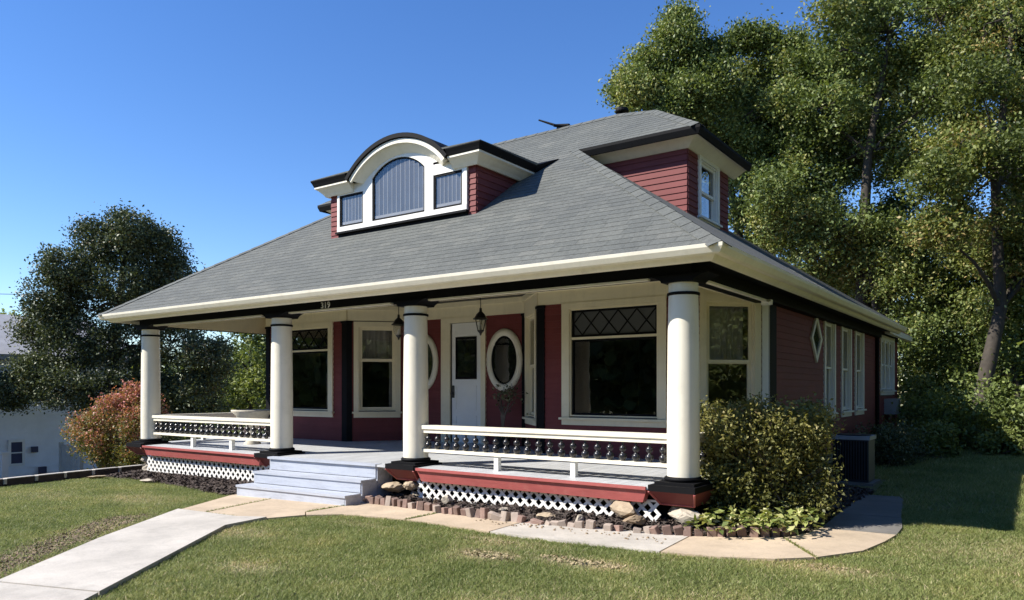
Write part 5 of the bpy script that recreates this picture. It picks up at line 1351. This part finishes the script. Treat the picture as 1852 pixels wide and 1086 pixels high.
while z < 2.75:
    b = MB(); zt = min(z + 0.20, 2.75)
    b.hexa([NF.p(0, 0.02, z), NF.p(12.6, 0.02, z), NF.p(12.6, -0.06, z), NF.p(0, -0.06, z)], [NF.p(0, 0.0, zt), NF.p(12.6, 0.0, zt), NF.p(12.6, -0.06, zt), NF.p(0, -0.06, zt)])
    b.build('siding_board', NWALL, nw); z += 0.20
b = MB(); b.prism([(-24.6, -6.4, 2.72), (-24.6, -6.4, 2.90), (-29, -6.4, 4.6), (-33.4, -6.4, 2.90), (-33.4, -6.4, 2.72)], (0, 13.4, 0)); b.build('roof', NROOF, nh)
def nwin(yc, z0, z1, w_):
    b = MB(); u = 6.6 - yc; rect_frame(b, NF, u - w_ / 2 - 0.08, u + w_ / 2 + 0.08, z0 - 0.08, z1 + 0.08, 0.08, 0.0, 0.05); w = b.build('window', WHITE, nh)
    b = MB(); b.fbox(NF, u - w_ / 2, u + w_ / 2, 0.022, 0.03, z0, z1); b.build('pane', BLUEM, w)
    b = MB(); b.fbox(NF, u - w_ / 2, u + w_ / 2, 0.03, 0.045, (z0 + z1) / 2 - 0.02, (z0 + z1) / 2 + 0.02); b.build('sash_bar', WHITE, w)
nwin(2.81, -0.78, -0.06, 0.34)
for yc, zc, s_ in ((3.35, -0.34, 0.10), (3.60, -1.08, 0.12)):
    b = MB(); u = 6.6 - yc; b.fbox(NF, u - s_, u + s_, 0.02, 0.10, zc - s_, zc + s_); b.build('wall_vent', BLUEM, nh)
b = MB(); b.box(-24.9, -23.9, -6, 1.75, -1.6, 3.4); b.build('front_wing', NWALL, nh)
fn = thing('picket_fence', 'short pale wooden fence panel beside the neighbouring house', 'fence', (-22.9, 3.6, -1.5))
x = -23.5
while x < -22.25:
    MB().box(x, x + 0.125, 3.58, 3.605, -1.5, -0.13 + random.uniform(-.02, .02)).build('picket', FENCEW, fn); x += 0.135
MB().box(-23.52, -22.25, 3.61, 3.65, -0.5, -0.41).box(-23.52, -22.25, 3.61, 3.65, -1.3, -1.21).build('fence_rail', FENCEW, fn)
MB().box(-23.62, -23.51, 3.56, 3.67, -1.5, -0.05).box(-22.25, -22.14, 3.56, 3.67, -1.5, -0.05).build('post', FENCEW, fn)
wp = thing('white_post', 'white square post standing before the neighbouring house at the left edge', 'post', (-23.3, 1.82, -1.5))
MB().box(-23.39, -23.21, 1.73, 1.91, -1.5, -0.30).build('shaft', WHITE, wp); MB().box(-23.42, -23.18, 1.70, 1.94, -0.299, -0.24).build('cap', WHITE, wp)
gr = thing('kettle_grill', 'black round kettle grill beside the pale fence panel', 'grill', (-21.9, 4.3, -1.5))
MB().lathe((-21.9, 4.3, 0), [(0.05, -1.02), (0.20, -0.97), (0.27, -0.86), (0.28, -0.79)], 18).build('bowl', BLACKG, gr, smooth=True)
MB().lathe((-21.9, 4.3, 0), [(0.285, -0.785), (0.27, -0.70), (0.19, -0.60), (0.03, -0.56)], 18).build('lid', BLACKG, gr, smooth=True)
for k in range(3):
    a = k * 2.1; MB().tube([(-21.9 + .15 * math.cos(a), 4.3 + .15 * math.sin(a), -0.95), (-21.9 + .3 * math.cos(a), 4.3 + .3 * math.sin(a), -1.48)], 0.014, 6).build('leg', STEEL, gr)
sb = thing('storage_box', 'dark blue storage box with white lid beyond the lawn edging', 'box', (-20.5, 4.2, -1.4))
MB().box(-20.85, -20.2, 3.95, 4.4, -1.4, -0.93).build('body', BLUEM, sb); MB().box(-20.89, -20.16, 3.91, 4.44, -0.929, -0.86).build('lid', WHITE, sb)
# wire across the far left sky
wr = MB().tube([(-75, -1.0, 9.4), (-60, 12.0, 8.6), (-45, 24.5, 8.4)], 0.02, 4).build('overhead_wire', BLACK, None, org=(-60, 12, 8.6))
tag(wr, 'thin dark overhead wire crossing the sky at the far left edge', 'wire')

# ---------------------------------------------------------------- unseen trees: street row mirrored in panes, right-hand ones added to block sky light
r0 = np.random.default_rng(77)
for i, (x, y, h, R_, lab) in enumerate(((-16, -33, 9, 4.5, 'broad leafy street tree facing the front door'), (-7, -36, 10, 5, 'tallest leafy street tree facing the right bay window'), (-27, -26, 9, 4.5, 'leafy street tree facing the left end of the porch'), (9.8, 2.0, 12, 5.0, 'unseen tree added right of the side windows to block sky light'), (10.4, 11, 14, 5.6, 'tallest unseen tree added beside the side wall to block sky light'), (7.8, 24, 13, 4.4, 'unseen tree added behind the side lawn to block sky light and reflections'), (2, -38, 9, 4.5, 'leafy street tree behind the camera'), (12.0, -7, 12, 4.8, 'unseen tree added at the street end of the side lawn to block sky light'), (19, -18, 11, 4.8, 'unseen tree added beyond the street corner to block sky light'))):
    tree('unseen_tree', lab, 'tree', (x, y, 0.2), [(x, y, 0.1), (x, y, h * 0.35), (x + .2, y, h * 0.65), (x, y, h * 0.9)], blob_clumps((x, y, h * 0.48), (R_, R_, h * 0.46), 24 if y < -10 else 30, r0, (1.2, 1.9)), 0.34 if y < -10 else 0.2, LEAF_OAK, 300 + i, 'trees outside the frame', sub=16 if y < -10 else 20, lps=40 if y < -10 else 80, sig=0.45, trunk_r=0.3)

# the wood beyond, one mass
r0 = np.random.default_rng(78); N_ = 26000
xw = r0.uniform(-95, 85, N_); hw = 7.5 + 2.2 * np.sin(xw * 0.31) + 1.3 * np.sin(xw * 0.83 + 1)
C = np.column_stack([xw, -31 + r0.normal(0, 1.2, N_) + 0.002 * (xw + 10) ** 2, r0.random(N_) ** 0.8 * hw])
C2 = np.column_stack([44 + r0.normal(0, 1.5, 9000), r0.uniform(-50, 40, 9000), r0.random(9000) ** 0.8 * 7.5])
C = np.concatenate([C, C2])
tag(link(leaf_mesh('distant_wood', C, np.full(len(C), 1.3), LEAF_OAK, 79, None, 0.2, 0.8), 'distant_wood'), 'wooded edge across the street, far behind the camera', 'wood', kind='stuff')

N_ = 9000; tt = r0.random(N_)
hw = 5.4 + 1.1 * np.sin(tt * 34) + 0.7 * np.sin(tt * 83 + 1)
C = np.column_stack([-66 + 36 * tt + r0.normal(0, 1.2, N_), 10 + 25 * tt + r0.normal(0, 1.2, N_), -1.9 + r0.random(N_) ** 0.8 * hw])
tag(link(leaf_mesh('far_thicket', C, np.full(N_, 0.75), LEAF_LIGHT, 80, None, 0.2, 0.7), 'far_thicket'), 'far green thicket behind the yard on the left, seen through the porch', 'thicket', kind='stuff')

# ---------------------------------------------------------------- grass
def lawn_points(n, x0, x1, y0, y1, r):
    x = r.uniform(x0, x1, n); y = r.uniform(y0, y1, n)
    # view wedge
    dx, dy = x - CAM[0], y - CAM[1]
    th = math.radians(35.35); dep = -math.sin(th) * dx + math.cos(th) * dy; lat = math.cos(th) * dx + math.sin(th) * dy
    k = (dep > 3.6) & (np.abs(lat) < dep * 1.05 + 2.5)
    return x[k], y[k], dep[k]
NOGRASS = [PATH, [(-6.35, -2.40), (-7.08, -1.0), (-7.0, -0.5), (-4.6, -0.4), (-4.5, -1.7), (-4.66, -2.2), (-5.06, -2.33)], W_OUT + W_IN_R + [(-4.6, -0.4)], BED_R, BED_L, [(HX0 - .3, -0.2), (0.1, -0.2), (0.1, 16), (HX0 - .3, 16)], [(0, 4.0), (1.3, 4.0), (1.15, 6.4), (0, 6.4)]]
def grass(name, n, box, h, wid, seed, lab):
    r = np.random.default_rng(seed)
    x, y, dep = lawn_points(n, *box, r)
    ok = np.ones(len(x), bool)
    for P in NOGRASS:
        d = poly_dist(x, y, np.array(P)); ok &= d < r.normal(0.012, 0.03, len(x))
    d = poly_dist(x, y, np.array(SOIL)); ok &= (d < -0.02) | (r.random(len(x)) < np.where(d > 0.12, 0.10, 0.45))
    ok &= x > -12.0 + 0.1 * (y + 2)
    brown = np.zeros(len(x))
    for (bx, by, bw, bh, s_) in ((-1.06, -2.28, 0.36, 0.20, 1.25), (-0.16, -2.08, 0.50, 0.17, 1.15), (1.2, 0.2, 0.4, 0.5, 0.5), (-4.2, -2.9, 0.5, 0.3, 0.5), (1.9, -2.9, 0.9, 0.5, 0.4), (-1.2, -1.75, 0.6, 0.25, 0.4), (3.0, 0.4, 0.9, 0.7, 0.35), (0.4, -3.6, 0.6, 0.4, 0.4), (1.75, -1.15, 0.5, 0.18, 0.6), (-2.6, -3.9, 0.35, 0.2, 0.6), (-3.4, -1.75, 0.5, 0.15, 0.45), (2.4, -4.2, 0.5, 0.35, 0.5), (-8.0, -2.0, 0.8, 0.4, 0.45), (-9.8, -2.6, 0.7, 0.4, 0.35), (-1.6, -1.62, 0.35, 0.1, 0.7)):
        brown = np.maximum(brown, s_ * np.exp(-(((x - bx) / bw) ** 2 + ((y - by) / bh) ** 2)))
    ok &= r.random(len(x)) > brown * 0.7
    x, y, brown = x[ok], y[ok], brown[ok]; m = len(x)
    clump = np.sin(x * 7.3 + 2 * np.sin(y * 5.1)) * np.sin(y * 8.7 + 1.7 * np.sin(x * 6.2))
    H = h * r.uniform(0.5, 1.3, m) * np.maximum(0.35, 1 - 0.55 * brown) * (1 + 0.25 * clump); W_ = wid * r.uniform(0.7, 1.4, m)
    a = r.uniform(0, 2 * np.pi, m); lean = r.uniform(0.3, 1.6, m) * H; la = r.uniform(0, 2 * np.pi, m)
    z = 0.06 + 0.012 * (np.clip(x, -12.2, 14) + 5)
    B = np.column_stack([x, y, z]); s_ = np.column_stack([np.cos(a), np.sin(a), 0 * a]) * W_[:, None]
    T_ = B + np.column_stack([np.cos(la) * lean, np.sin(la) * lean, H])
    v = np.stack([B - s_, B + s_, T_], 1).reshape(-1, 3)
    rv = np.clip(r.random(m) * 0.72 + 0.08 * clump + 0.05 + brown * r.uniform(0.25, 0.7, m) + (r.random(m) < 0.10) * 0.35, 0, 1)
    rv = np.where(r.random(m) < brown * 0.8, r.uniform(0.86, 1.0, m), rv)
    me = mesh_np(name, v, np.arange(3 * m).reshape(-1, 3), GRASS, rv)
    tag(link(me, name), lab, 'grass', kind='stuff')
    return m
ng = grass('grass', 1720000, (-12.2, 9.0, -7.5, 3.0), 0.032, 0.0048, 401, 'short mown green lawn grass with dry brown patches in front of the house')
ng2 = grass('grass', 300000, (0.4, 14.0, 2.9, 22.0), 0.06, 0.007, 402, 'shaded lawn grass running back along the right side of the house')
J = [((-6.25, -0.6), (-5.8, -2.27)), ((-4.65, -0.6), (-4.64, -1.55)), ((-3.09, -0.6), (-3.09, -1.28)), ((1.11, 0.0), (1.61, -0.79)), ((-6.28, -2.36), (-5.06, -2.31))]
r = np.random.default_rng(9); V = []
for (x0, y0), (x1, y1) in J:
    n_ = 260; t_ = r.random(n_) ** 0.8; px = x0 + (x1 - x0) * t_ + r.normal(0, .008, n_); py = y0 + (y1 - y0) * t_ + r.normal(0, .008, n_)
    V.append(np.column_stack([px, py, 0.06 + 0.012 * (px + 5) + 0.03]))
B = np.concatenate(V); m = len(B); a = r.uniform(0, 6.28, m); S_ = np.column_stack([np.cos(a), np.sin(a), 0 * a]) * 0.006
T_ = B + np.column_stack([r.normal(0, .015, m), r.normal(0, .015, m), r.uniform(.004, .028, m)])
tag(link(mesh_np('joint_weeds', np.stack([B - S_, B + S_, T_], 1).reshape(-1, 3), np.arange(3 * m).reshape(-1, 3), GRASS, r.random(m) * 0.8), 'joint_weeds'), 'thin grass and moss growing in the joints of the walkway slabs', 'weeds', kind='stuff')
